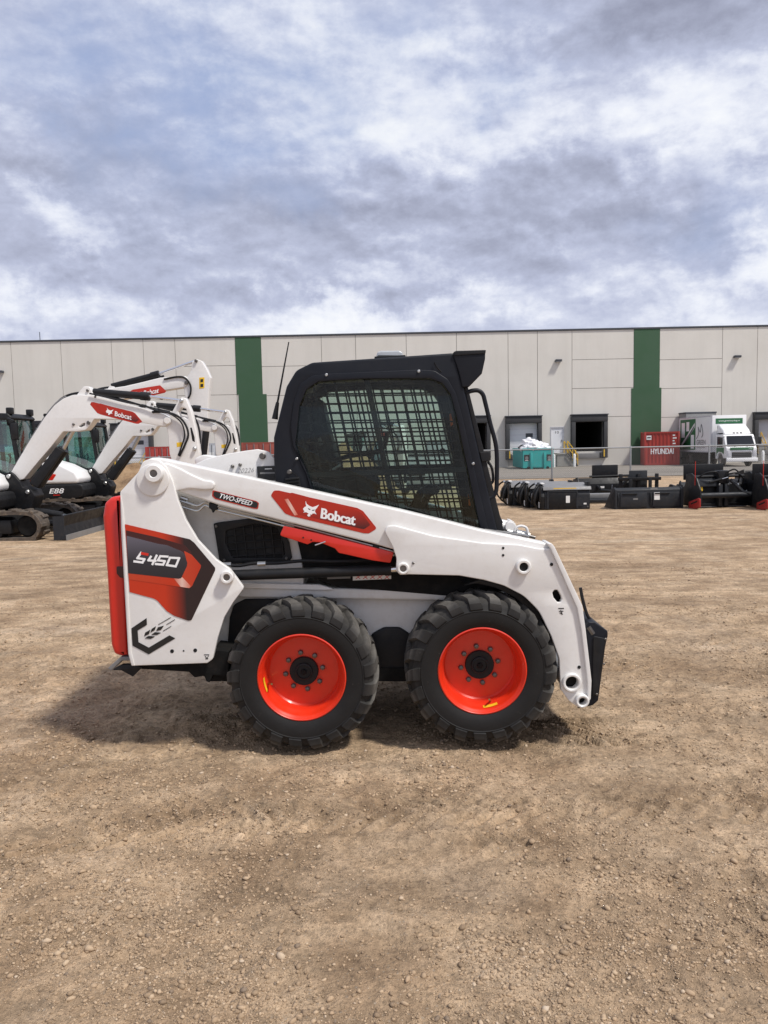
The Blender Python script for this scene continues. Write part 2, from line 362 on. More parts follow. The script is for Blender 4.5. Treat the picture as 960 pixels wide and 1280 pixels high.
for nm_, x, y, r, ri_, y0, y1 in (('cross_tube', 715.3, 854, 12.2, 8.2, 3.785, far_y(3.785)), ('lower_pivot', 728.5, 877, 8.8, 5.4, 3.775, 3.95)):
    o_ = ringtube(nm_, x, y, r, ri_, y0, y1, L); c = P(x, y, y0); c.y = 0; link('tube_shade', disc(bmesh.new(), c, ri_*y0/F_*.995, y0+.045, y0+.06, .001), 'dark', o_)  # dark disc paints the shade inside the hollow tube end
# small printed mark on the arm
link('recycling_mark', join(slab([(698, 760), (705, 760), (705, 761.2), (698, 761.2)], 3.8035, 3.8045, 0, .0002), strokes([[(699, 764), (704, 764)], [(700, 766), (703, 768), (701, 763)]], 1.0, 3.8035)), 'ink', fp)
link('recycling_mark', join(slab([(255, 818), (261.5, 818), (261.5, 819), (255, 819)], 3.7985, 3.7995, 0, .0002), strokes([[(256.5, 820.5), (259, 823), (260.5, 820)], [(257, 823.5), (260, 823.5)]], .9, 3.7985)), 'ink', upn)
# decals
def poly(name, pts, Y, mat, parent, r=0, sm=0): return link(name, flat(pts, Y, r), mat, parent, smooth=sm)
def Z1(pts, s=7.385, ox=150, oy=650): return [(ox+p[0]/s, oy+p[1]/s, *p[2:]) for p in pts]
D = poly('side_decal', Z1([(45, 38), (645, 178, 4), (685, 210, 3), (878, 440, 2), (878, 465, 2), (660, 925, 3), (630, 930, 3), (500, 885, 10), (430, 840, 10), (345, 745, 8), (310, 725, 8), (88, 665)]), 3.7975, 'd_main', upn, .5)
poly('decal_shadow', Z1([(55, 95), (345, 160), (600, 235), (660, 300), (620, 400), (560, 540), (75, 495)]), 3.7969, 'd_dark', D, .5)
poly('decal_chevron', Z1([(590, 285), (660, 320, 2), (748, 420, 2), (745, 440, 2), (665, 610, 2), (640, 630, 2), (80, 548), (75, 490), (560, 540), (622, 400)]), 3.7963, 'd_red', D, .5)
poly('decal_glint', Z1([(490, 531), (575, 530), (655, 612), (640, 629), (560, 617)]), 3.7958, 'd_glint', D)
poly('decal_panel', Z1([(60, 146), (350, 220), (430, 232), (570, 290, 2), (600, 318, 2), (620, 395, 2), (618, 425, 2), (565, 538, 2), (540, 543), (78, 492)]), 3.7957, 'd_panel', D, .5)
S4 = [[(195, 302), (160, 352), (226, 362), (208, 392), (132, 382)], [(285, 338), (262, 372), (328, 378)], [(338, 328), (300, 408)],
      [(440, 338), (372, 334), (350, 372), (414, 380), (398, 412), (330, 406)], [(462, 348), (546, 352), (514, 428), (432, 416), (462, 348)]]
link('model_number', strokes([Z1(p) for p in S4], 20/7.385, 3.7950), 'wink', D, smooth=0)
link('number_flash', strokes([Z1([(202, 308), (252, 318)])], 24/7.385, 3.7948), 'red', D, smooth=0)
E = poly('harvest_emblem', Z1([(245, 905), (105, 1000), (115, 1160), (265, 1240), (510, 1092), (455, 1065), (265, 1178), (170, 1128), (162, 1020), (248, 968)]), 3.7975, 'ink', upn)
for q in ([(222, 1075), (232, 1040), (280, 1012), (268, 1052)], [(280, 1040), (292, 1005), (332, 980), (322, 1015)], [(332, 1025), (350, 990), (405, 975), (378, 1015)],
          [(228, 1092), (262, 1070), (322, 1075), (285, 1098)], [(288, 1060), (322, 1035), (378, 1040), (340, 1062)]):
    poly('wheat_grain', Z1(q), 3.7975, 'ink', E)
link('wheat_awn', strokes([Z1(p) for p in ([(355, 965), (468, 900)], [(430, 965), (505, 920)], [(398, 1025), (470, 982)])], 6/7.385, 3.7975), 'ink', E, smooth=0)
def Z8(pts): return [(200+p[0]/3.2, 560+p[1]/3.2, *p[2:]) for p in pts]
def Zb(pts): return [(360+p[0]/8, 600+p[1]/8, *p[2:]) for p in pts]
T = poly('speed_decal', Z8([(210, 168, 2), (385, 212, 2), (396, 220, 2), (392, 245, 2), (375, 243), (220, 204, 2), (208, 192, 2)]), 3.8333, 'd_rim', arm, 2)
poly('decal_panel', Z8([(215, 172, 2), (384, 215, 2), (392, 222, 2), (388, 240, 2), (376, 239), (223, 200, 2), (213, 190, 2)]), 3.8327, 'ink', T, 2)
link('speed_lettering', px_text('TWO-SPEED', (200+237/3.2, 560+200/3.2), (200+366/3.2, 560+232/3.2), (200+242/3.2, 560+181/3.2), 3.8321, shear=.28, bold=.012), 'wink', T, smooth=0)
def bobcat_decal(o, S, Y, parent, world=True, head_only=False, mp=None):
    """maker's plate; mp maps decal pixels (measured on the big one) to the pixels of this one"""
    mp = mp or (lambda q: q)
    def t(pts): return [(*mp(p[:2]), *p[2:]) for p in pts]
    B = poly('maker_decal', t(Z8([(443, 190, 3), (455, 170, 4), (475, 170, 4), (790, 240, 6), (812, 252, 6), (868, 322, 3), (835, 342, 3), (815, 341, 3), (525, 272, 6), (500, 262, 8)])), Y, 'd_rim', parent, 2)
    poly('decal_inset', t(Z8([(497, 196), (525, 178, 4), (785, 247, 6), (805, 258, 4), (842, 308, 2), (815, 325, 4), (540, 262, 4)])), Y-.0006, 'd_bob', B, 2)
    poly('decal_glint', t(Z8([(497, 205), (512, 203), (552, 268), (538, 270)])), Y-.0010, 'd_glint', B)
    H = [(176, 208), (186, 238), (208, 256), (246, 272), (276, 262), (310, 247), (288, 282), (272, 298), (270, 318), (286, 345), (264, 334), (244, 336), (236, 348), (222, 344), (224, 362), (206, 366), (192, 356), (196, 344), (208, 338), (196, 330), (182, 322), (150, 326), (166, 314), (156, 302), (150, 288), (166, 270), (182, 262), (176, 236)]
    h = poly('wildcat_emblem', t(Zb(H)), Y-.0014, 'wink', B, .0)
    poly('emblem_eye', t(Zb([(198, 280), (224, 292), (222, 300), (206, 294)])), Y-.0018, 'd_dark', h); poly('emblem_eye', t(Zb([(240, 300), (268, 296), (262, 306), (244, 308)])), Y-.0018, 'd_dark', h)
    o_, u_, v_ = mp((360+328/8, 600+384/8)), mp((360+668/8, 600+456/8)), mp((360+338/8, 600+280/8))
    link('maker_lettering', px_text('Bobcat', o_, u_, v_, Y-.0016, bold=.012, fat=.013), 'wink', B, smooth=0); return B
bobcat_decal(None, 1, 3.8333, arm)
# pipes and hoses under the arm
for dy in (0, 4.2):
    b = tube(bmesh.new(), [P(*q, 3.862) for q in ((268, 632.5+dy), (330, 647+dy), (400, 665+dy), (470, 683.5+dy), (493, 690+dy))], .0052, 8); link('hydraulic_pipe', b, 'steel', L)
    b = tube(bmesh.new(), smooth_path([P(*q, 3.87) for q in ((222, 625+dy*1.6), (238, 630+dy*1.6), (248, 632+dy*1.5), (256, 628+dy), (262, 630+dy), (270, 633+dy))]), .0055, 8); link('hydraulic_pipe', b, 'steel', L)
link('pipe_clamp', slab([(261, 628), (271, 630), (272, 637), (268, 638), (266, 642), (264, 637), (261, 635)], 3.85, 3.88, 1), 'satin', L)
link('pipe_clamp', slab([(466, 679), (474, 681), (474, 688), (466, 686)], 3.85, 3.88, 1), 'satin', L)
for q in ((226, 622), (233, 628)): link('hose_fitting', tube(bmesh.new(), [P(q[0], q[1], 3.88), P(q[0]+9, q[1]+3, 3.88)], .012, 10), 'steel', L)
# red arm support lock
RL = Z8([(495, 312), (620, 338), (935, 418, 2), (922, 460, 2), (850, 450), (740, 425, 3), (715, 420, 3), (700, 402, 3), (640, 378), (610, 376), (590, 386), (540, 370), (478, 350, 3)])
rl, rlf = both('lift_arm_support', slab(RL, 3.845, 3.875, 1, .003), 'red')
link('latch_pin', tube(bmesh.new(), [P(394, 681.5, 3.84), P(407, 677, 3.835)], .004, 8), 'chrome', rl)
for x, y in ((379, 672), (389, 675)): link('bolt_hole_shade', flat(circ(x, y, 1.1, 14), 3.8435), 'hole', rl)  # black discs for the shade in the lock's holes
# lift cylinder
cy, _ = both('lift_cylinder', lathe(bmesh.new(), [(0, 0)], (0, 0, 0)) if False else tube(bmesh.new(), [P(288, 719.3, 3.90), P(486, 712.2, 3.90)], .0275, 20), 'satin')
link('cylinder_end', tube(bmesh.new(), [P(481, 712.3, 3.90), P(489, 712, 3.90)], .031, 20), 'satin', cy)
link('cylinder_rod', tube(bmesh.new(), [P(486, 712, 3.90), P(505, 711, 3.90)], .016, 14), 'chrome', cy)
b = tube(bmesh.new(), smooth_path([P(*q, 3.92) for q in ((281, 706), (300, 707), (318, 704), (345, 704), (380, 701), (420, 702), (470, 700))]), .009, 8); link('hydraulic_hose', b, 'satin', L)
for q in ((277, 706, 12), (322, 705, 10)): link('hose_fitting', tube(bmesh.new(), [P(q[0], q[1], 3.915), P(q[0]+q[2], q[1]-.4, 3.915)], .013, 10), 'steel', L)
# body behind the arms
EN = [(196, 588), (216, 592), (262, 612), (375, 648), (380, 736), (300, 738), (285, 745), (262, 775), (258, 828), (172, 828), (165, 650)]
link('engine_housing', slab(EN, 4.0, far_y(4.0), 4, .006), 'shaded_white', L)
GR = Z8([(213, 303, 2), (230, 298, 2), (390, 278, 4), (480, 298, 3), (517, 380, 4), (528, 440, 3), (512, 458, 3), (252, 464, 3), (238, 456, 2)])
GH = Z8([(262, 330, 4), (380, 302, 4), (470, 318, 4), (495, 385, 3), (500, 425, 4), (490, 440, 3), (290, 440, 4), (262, 380, 4)])
gr = link('engine_grille', slab(GR, 3.982, 3.999, 3, .003, holes=[(GH, 3)]), 'satin', L)
link('grille_shade', slab(GH, 3.996, 3.9985, 2, .0005), 'hole', gr)  # black plate paints the shade behind the grille bars
bm = bmesh.new()
for i in range(7):
    x = 283+i*11.5; tube(bm, [P(x-2, 655, 3.990), P(x+3, 700, 3.990)], .0035, 6)
for j in range(5):
    y = 659+j*8.6; tube(bm, [P(281, y+3, 3.991), P(357, y-2, 3.991)], .0035, 6)
link('grille_bars', bm, 'satin', gr)
for x, y in ((270, 658), (280, 700.5), (358, 698)): link('grille_bolt', disc(bmesh.new(), P(x, y, 3.98)-Vector((0, 3.98, 0)), .008, 3.976, 3.985), 'bolt', gr)
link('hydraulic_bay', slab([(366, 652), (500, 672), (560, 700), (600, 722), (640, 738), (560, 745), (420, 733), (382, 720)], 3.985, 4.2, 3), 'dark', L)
w = poly('warning_strip', [(441, 719), (489, 717.3), (489, 723.6), (441, 725.6)], 3.982, 'wlabel', L)
for i in range(5): link('warning_pictogram', strokes([[(445+i*9, 723.5), (451+i*9, 719)], [(446+i*9, 719.5), (450+i*9, 723.5)]], .8, 3.9815), 'red', w, smooth=0)
poly('grey_plate', [(409, 720.5), (438, 719.5), (438, 723), (409, 724)], 3.982, 'greymetal', L)
link('chassis', slab([(250, 770), (266, 745), (295, 736), (600, 738), (650, 752), (688, 800), (690, 840), (640, 846), (280, 848), (255, 846)], 4.06, far_y(4.06), 6, .006), 'shaded_white', L)
link('frame_rail', slab([(291, 739, 2), (297, 731.5, 3), (400, 735), (640, 742), (648, 752), (300, 746.5)], 3.99, 4.07, 1.5, .008), 'shaded_white', L)
link('frame_rail', slab([(300, 729), (400, 731), (420, 737), (405, 738), (300, 735)], 3.97, 4.0, 2, .004), 'white', L)
ch = [(455, 848), (457, 808), (466, 792, 8), (480, 784.5, 12), (500, 784.5, 12), (514, 794, 8), (522, 812), (524, 848)]
link('dark_arch', slab(ch, 4.04, 4.07, 5, .01), 'satin', L)  # proud dark slab paints the shaded arch cutout between the wheels
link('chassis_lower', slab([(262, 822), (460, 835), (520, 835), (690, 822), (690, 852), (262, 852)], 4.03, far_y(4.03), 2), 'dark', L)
link('rear_wheel_liner', slab([(284, 810), (287, 772), (292, 756, 8), (306, 749, 8), (352, 749, 6), (372, 757), (330, 800), (300, 825)], 4.044, 4.06, 6, .004), 'satin', L)
link('front_wheel_liner', slab([(560, 748), (600, 736, 20), (640, 744, 20), (668, 775, 20), (690, 820), (660, 820), (600, 760)], 4.044, 4.06, 6, .004), 'satin', L)
for x, y in ((283, 810), (287, 757)): link('liner_bolt', disc(bmesh.new(), P(x, y, 4.04)-Vector((0, 4.04, 0)), .009, 4.03, 4.045), 'bolt', L)
FD = [(575, 733), (596, 729.5, 20), (620, 735, 30), (645, 748, 30), (664, 768, 30), (680, 796, 30), (691, 826), (689, 838), (696, 836), (694, 800), (678, 765), (655, 744), (630, 731), (600, 724)]
both('front_fender', slab(FD, 3.86, 4.03, 3, .004), 'satin')
# step bars peeking between fender and tyre
bm = bmesh.new()
for i in range(5): x, y = 656+i*4.2, 755+i*6.6; tube(bm, [P(x, y, 3.87), P(x+7, y-4, 3.87)], .006, 6)
link('fender_tread', bm, 'greymetal', L)
# tailgate and rear frame
TG = [(151, 619.5, 3), (138, 621.5, 10), (130, 629, 8), (127.5, 645, 12), (133, 720), (138, 806, 8), (142, 818, 7), (150, 820.5), (160.5, 820, 2), (156, 720)]
tg = link('tailgate', slab(TG, 3.845, far_y(3.845), 5, .022, seg=6), 'red', L)
link('tailgate_recess_shade', slab([(145.5, 708, 2), (155, 708), (156, 723), (150, 722, 2), (145.8, 717, 2)], 3.8425, 3.85, 1, .001), 'd_dark', tg)  # raised dark maroon slab paints the shade in the tailgate notch
link('tailgate_seam', slab([(153, 622), (156, 622), (165, 818), (160, 818)], 3.838, 3.86, 0, .001), 'hole', tg)
st = link('rear_step', slab([(134.5, 835.5, 1), (150, 821.5, 1), (163, 821.5), (163, 826), (152, 826), (139, 838.5, 1)], 3.84, far_y(3.84), 1, .003), 'greymetal', L)
link('step_bracket', slab([(139, 838), (152, 831), (163, 831), (178, 834), (166, 846, 1), (151, 838)], 3.84, 3.87, 1), 'satin', L)
link('rear_frame', slab([(163, 830), (258, 827), (266, 812), (286, 814), (286, 846), (266, 844), (262, 853, 1), (258, 852), (255, 845), (243, 847, 2), (236, 840), (170, 836)], 3.87, far_y(3.87), 2, .004), 'dark', L)
# black attachment plate and its lever at the front
AP = [(732, 782), (736, 777.5, 1), (743, 777.5, 2), (760, 789, 3), (760, 795, 1), (757, 808, 2), (748, 876, 3), (741, 882, 3), (721, 886), (729, 879), (739, 868), (736, 820)]
link('attachment_plate', slab(AP, 3.87, far_y(3.87), 1, .006), 'black', L)
link('plate_side', slab([(742, 795), (757, 798), (757, 807), (747, 866), (741, 872)], 3.861, 3.868, 2, .003), 'satin', L)
for x, y in ((757, 799), (746, 868), (755, 830)): link('plate_bolt', disc(bmesh.new(), P(x, y, 3.86)-Vector((0, 3.86, 0)), .006, 3.857, 3.864), 'bolt', L)
link('wedge_lever', tube(bmesh.new(), smooth_path([P(*q, 3.95) for q in ((725.5, 734.5), (728, 748), (733, 766), (739, 778), (739, 786))]), .0085, 10), 'satin', L)
None and link('wedge_lever', tube(bmesh.new(), smooth_path([P(*q, 4.85) for q in ((717.5, 719), (720, 732), (725, 750), (731, 768))]), .0085, 10), 'satin', L)
bm = bmesh.new(); tube(bm, [P(735, 783, 3.88), P(741, 792, 3.88)], .016, 10); link('lever_pivot', bm, 'bolt', L)
# tilt cylinder seen through the slot
link('tilt_cylinder', tube(bmesh.new(), [P(640, 690, 4.15), P(735, 800, 4.15)], .03, 16), 'satin', L); link('tilt_rod', tube(bmesh.new(), [P(690, 744, 4.0), P(706, 764, 4.0)], .012, 12), 'chrome', L)
# hydraulic couplers on the front cross member
cp = link('coupler_block', slab([(606, 661), (652, 668), (652, 676), (606, 672)], 4.0, 4.5, 1), 'greymetal', L)
link('hydraulic_coupler', tube(bmesh.new(), [P(627, 657, 4.1), P(640, 660, 4.1)], .022, 16), 'white', cp)
link('hydraulic_coupler', tube(bmesh.new(), [P(634, 664, 4.05), P(645, 666.5, 4.05), P(645, 666.5, 4.05), P(661, 670, 4.05)], [.012, .012, .021, .021], 16), 'steel', cp)
link('coupler_tip', tube(bmesh.new(), [P(661, 670, 4.05), P(669, 672, 4.05)], .009, 12), 'bolt', cp)
link('coupler_dust_cap', tube(bmesh.new(), smooth_path([P(*q, 4.03) for q in ((643, 664), (646, 659), (652, 657.5), (658, 660), (660, 667))]), .007, 8), 'white', cp)
link('hydraulic_coupler', disc(bmesh.new(), P(637, 658, 4.09)-Vector((0, 4.09, 0)), .028, 4.06, 4.1), 'white', cp)
# white mount plate between arm and cab, with its data plate
MP = [(232, 586), (258, 573.5, 20), (285, 567, 20), (306, 563.5, 10), (322, 561.5, 8), (336, 564.5, 12), (345, 575, 10), (350, 592), (354, 612), (300, 606), (240, 596)]
mpn = link('cab_mount_plate', slab(MP, 4.08, 4.10, 6, .005), 'white', L); link('cab_mount_plate', slab(MP, 4.70, 4.72, 6, .005), 'white', L)
for x, y, r in ((328, 570, 4), (290.5, 583, 2.2), (300, 581, 2)): link('mount_bolt', disc(bmesh.new(), P(x, y, 4.07)-Vector((0, 4.07, 0)), r*.0042, 4.062, 4.082, .004), 'bolt', mpn)
dp = link('data_plate', slab([(321, 583), (346.5, 582), (347.5, 600), (322, 601)], 4.074, 4.079, .5, .001), 'ink', mpn)
poly('plate_lettering', [(325, 590.5), (344, 590), (344, 592), (325, 592.6)], 4.0735, 'greymetal', dp); poly('plate_lettering', [(331, 585.6), (340, 585.3), (340, 586.4), (331, 586.8)], 4.0735, 'wlabel', dp)
link('chalk_number', px_text('20226', (297, 591.5), (317.5, 590), (297, 586), 4.0785, shear=.25, bold=-.018), 'greymetal', mpn, smooth=0)
# ---------------------------------------------------------------- cab
CF = [(342, 572), (342, 547, 6), (352, 507, 20), (358, 483, 14), (370, 463, 14), (390, 453, 16), (480, 447), (568, 441), (576, 470), (582, 493), (600, 570), (623, 668), (623, 690), (346, 640)]
GL = [(372, 530, 8), (374, 508, 8), (383, 487, 10), (398, 477, 10), (458, 473.5), (537, 473, 10), (553, 479, 8), (563, 493, 8), (570, 518), (602, 668), (602, 686), (398, 652), (390, 612), (384, 592, 8), (378, 580, 8), (369, 556, 10)]
PN = [(363, 533, 10), (367, 503, 10), (375, 480, 10), (390, 469.5, 12), (410, 467), (523, 462), (543, 463, 12), (560, 474, 10), (570, 492, 10), (577, 517), (612, 668), (612, 688), (396, 655), (390, 612), (380, 584, 10), (366, 557, 10)]
cabn, cabf = both('cab_side', slab(CF, 4.02, 4.07, 5, .012, holes=[(GL, 4)]), 'black')
both('window_surround', slab(PN, 4.011, 4.022, 5, .004, holes=[(GL, 4)]), 'black')
both('side_glass', slab(GL, 4.030, 4.035, 4, .001), 'glass')
ROOF = [(344, 572), (343, 547, 6), (353, 507, 20), (359, 484, 14), (371, 464, 14), (390, 454, 16), (480, 448), (568, 442), (571, 458), (480, 463), (396, 468, 10), (380, 477, 10), (372, 492, 10), (363, 530), (360, 572)]
link('roof', slab(ROOF, 4.06, far_y(4.06), 5, .01), 'black', L)
VS = [(566, 443, 2), (570, 439.2, 2), (607, 438, 1), (606.5, 449, 2), (602.5, 467, 2), (586.5, 483.5, 2), (578, 484.5, 2), (573.5, 465)]
link('roof_visor', slab(VS, 4.012, far_y(4.012), 2, .006), 'black', L)
link('visor_lip', slab([(567, 440, 1), (570, 438.5, 1), (607.5, 437.3, 1), (607, 442, 1), (568, 444.5)], 4.006, far_y(4.006), 1, .003), 'satin', L)
bars = join(slab([(454.5, 474), (462, 474), (486.5, 588), (479, 588)], 4.038, 4.062, .5, .003), slab([(383, 591), (592, 583.5), (593, 590), (384, 598)], 4.036, 4.064, .5, .003), slab([(480, 592), (487, 592), (500, 650), (493, 650)], 4.037, 4.063, .5, .003))
both('window_bar', bars, 'bar')
def pt_in(p, poly_):
    x, y = p; c = False
    for (x1, y1), (x2, y2) in zip(poly_, poly_[1:]+poly_[:1]):
        if (y1 > y) != (y2 > y) and x < (x2-x1)*(y-y1)/(y2-y1)+x1: c = not c
    return c
def guard(Y, ox, oy):
    bm = bmesh.new(); G2 = rnd(GL, 4); Yq = 4.03
    def run(f, n, wd):
        seg = None
        for k in range(n+1):
            q = f(k/n)
            if pt_in(q, G2): seg = (seg[0], q) if seg else (q, q)
            elif seg: emit(seg, wd); seg = None
        if seg: emit(seg, wd)
    def emit(s, wd):
        if (Vector(s[0])-Vector(s[1])).length < 3: return
        a, b = P(*s[0], Yq), P(*s[1], Yq); a.y = b.y = Y
        d = (b-a).normalized(); n = Vector((-d.z, 0, d.x))*wd/2
        q = [a-n, b-n, b+n, a+n]; v0 = [bm.verts.new(p-Vector((0, .002, 0))) for p in q]; v1 = [bm.verts.new(p+Vector((0, .002, 0))) for p in q]
        bm.faces.new(v0); bm.faces.new(v1[::-1])
        for i in range(4): bm.faces.new((v0[i], v1[i], v1[(i+1) % 4], v0[(i+1) % 4]))
    for i in range(30):
        x0 = 316+ox+i*14.0; run(lambda t: (x0+t*250*.215, 460+t*250), 200, .0098)
    for j in range(18):
        y0 = 468+oy+j*12.2; run(lambda t: (360+t*260, y0-t*3), 200, .0088)
    return bm
link('window_guard', guard(4.085, 0, 0), 'satin', L); link('window_guard', guard(far_y(4.085), 5, 4), 'satin', L)
for x, y in ((408, 468.5), (523.5, 464), (371, 573.5), (591.5, 579.5)):
    link('cab_bolt', disc(bmesh.new(), P(x, y, 4.01)-Vector((0, 4.01, 0)), .0075, 4.003, 4.014, .003), 'steel', cabn)
link('cab_bolt', disc(bmesh.new(), P(362, 590, 4.01)-Vector((0, 4.01, 0)), .013, 4.0, 4.014, .004), 'bolt', cabn)
link('cab_vent', slab([(356, 598, 1), (374, 596, 1), (376, 610), (357, 607)], 4.0, 4.02, 1, .002), 'satin', cabn)
bm = bmesh.new()
for i in range(3): tube(bm, [P(357, 600+i*4, 3.998), P(374, 598.5+i*4, 3.998)], .0045, 6)
link('cab_vent', bm, 'dark', cabn)
link('wire_loop', tube(bmesh.new(), smooth_path([P(*q, 4.008) for q in ((366, 591), (371, 595), (374, 602), (373, 608))]), .0025, 6), 'dark', cabn)
link('roof_line', tube(bmesh.new(), smooth_path([P(*q, 4.010) for q in ((543, 453), (546, 459), (552, 465))]), .003, 6), 'dark', cabn)
# grab handle, mirror arm, front door
hp = [(583, 491), (590, 488.5), (598, 488.3), (603.5, 493), (606.5, 503), (613, 530), (619, 552), (621, 570), (621, 600), (620, 614), (615, 621.5), (609, 622.5)]
link('grab_handle', tube(bmesh.new(), smooth_path([P(*q, 4.05) for q in hp], 5), .0115, 12), 'black', L)
link('door_latch', slab([(599.5, 565, 1), (612, 564, 2), (614, 571, 3), (612, 577, 1), (602, 577)], 4.03, 4.09, 1, .004), 'satin', L)
link('door_rod', tube(bmesh.new(), smooth_path([P(*q, 4.06) for q in ((610, 577), (615, 586), (616, 602), (609, 605.5))]), .007, 8), 'satin', L)
link('door_frame', slab([(579, 484, 1), (583, 484, 1), (586, 496), (629, 664), (629, 690), (622, 690)], 4.06, far_y(4.06), 1, .004, holes=[]), 'satin', L) if False else None
for yy in (4.055, far_y(4.055)): link('door_frame', slab([(580, 484, 1), (585, 484, 1), (588, 496), (630, 664), (634, 690), (626, 690)], yy-.014, yy+.014, 1, .004), 'satin', L)
link('front_glass', slab([(584, 492), (585.5, 492), (628, 668), (626.5, 668)], 4.09, far_y(4.09), 0, .0005), 'glass', L)
link('door_hose', tube(bmesh.new(), smooth_path([P(*q, 4.1) for q in ((611, 622), (618, 640), (627, 658), (634, 668))]), .006, 8), 'satin', L)
link('front_post', slab([(613, 624), (617, 627), (634, 664), (634, 672), (624, 668)], 4.09, 4.12, 1), 'black', L)
# antenna and roof lamp
link('antenna_base', tube(bmesh.new(), [P(343.5, 524, 4.2), P(345, 514, 4.2), P(347, 503, 4.2)], [.017, .013, .009], 12), 'satin', L)
link('antenna', tube(bmesh.new(), [P(346, 508, 4.2), P(354, 465, 4.2), P(361, 427.5, 4.2)], [.0058, .0045, .003], 8), 'satin', L)
link('roof_lamp', slab([(470, 446, 1), (472, 440, 2), (476, 438.5, 2), (499, 438.2, 2), (503, 440, 2), (504, 446)], 4.25, 4.42, 1, .008), paint('pale_grey_lens', (.42, .44, .46), .25), L)
link('roof_lamp_base', slab([(468, 445.5), (507, 443.5), (507, 448), (468, 450)], 4.22, 4.45, 1, .004), 'satin', L)
# interior
seat = link('seat', slab([(396, 588), (470, 594, 6), (476, 604, 6), (470, 622), (400, 622)], 4.26, 4.62, 4, .02), 'seat', L)
link('backrest', slab([(388, 500, 8), (402, 497, 8), (409, 530), (424, 585), (414, 600), (396, 600), (387, 560)], 4.28, 4.60, 4, .02), 'seat', seat)
link('slot_shade', slab([(689, 736), (704, 736), (704, 755), (689, 755)], 3.868, 3.874, 1, .0005), 'hole', fp); link('seat_suspension', slab([(396, 614), (432, 616), (436, 690), (392, 690)], 4.3, 4.6, 3), 'dark', seat)  # black plate paints the shade seen through the arm slot
link('belt_buckle', slab([(397, 548, 1), (401, 546, 1), (404, 556, 1), (399, 558, 1)], 4.25, 4.26, .5, .001), 'greymetal', seat)
sp = [P(400+28*t+1.6*math.cos(t*90), 597-17*t, 4.2)+Vector((0, .012*math.sin(t*90), .012*math.cos(t*90))) for t in [i/160 for i in range(161)]]
link('bar_spring', tube(bmesh.new(), sp, .0028, 5), 'steel', L)
for yy in (4.2, 4.66): link('lap_bar', tube(bmesh.new(), smooth_path([P(*q, yy) for q in ((386, 585), (410, 578), (437, 570), (470, 565), (481, 556), (484, 540))]), .013, 10), 'satin', L)
for yy in (4.22, 4.64):
    j = link('joystick', slab([(515, 628), (523, 612, 2), (536, 606, 3), (549, 607, 3), (550, 615, 3), (539, 621), (533, 636), (538, 648), (506, 648), (507, 638)], yy-.03, yy+.03, 2, .012), 'satin', L)
    link('joystick_trim', tube(bmesh.new(), [P(526, 627, yy-.034), P(531, 617, yy-.034)], .004, 6), 'steel', j)
link('control_pod', slab([(500, 660), (545, 664), (560, 690), (500, 690)], 4.12, 4.30, 4, .01), 'dark', L); link('control_pod', slab([(560, 655), (590, 660), (600, 690), (560, 690)], 4.56, 4.74, 4, .01), 'dark', L)
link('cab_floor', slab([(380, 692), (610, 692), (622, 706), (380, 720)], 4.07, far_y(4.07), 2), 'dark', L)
link('wiper_motor', disc(bmesh.new(), P(553.5, 563.5, 4.1)-Vector((0, 4.1, 0)), .014, 4.08, 4.15, .004), 'satin', L)
link('cab_rail', tube(bmesh.new(), [P(489, 566, 4.6), P(532, 565, 4.6)], .008, 8), 'greymetal', L)
for (x, y) in ((562, 517), (585, 617)): link('exit_handle', slab([(x, y, 1), (x+2.4, y, 1), (x+4.4, y+14, 1), (x+1, y+16, 1)], 4.40, 4.42, .6, .002), 'orangetag', L)
link('front_interior_panel', slab([(557, 486), (568, 492), (602, 660), (584, 664), (570, 590)], 4.66, 4.70, 3), 'dark', L)
link('rear_interior_panel', slab([(372, 500), (385, 495), (388, 540), (378, 575), (384, 610), (372, 620), (364, 560)], 4.10, 4.75, 3), 'dark', L)
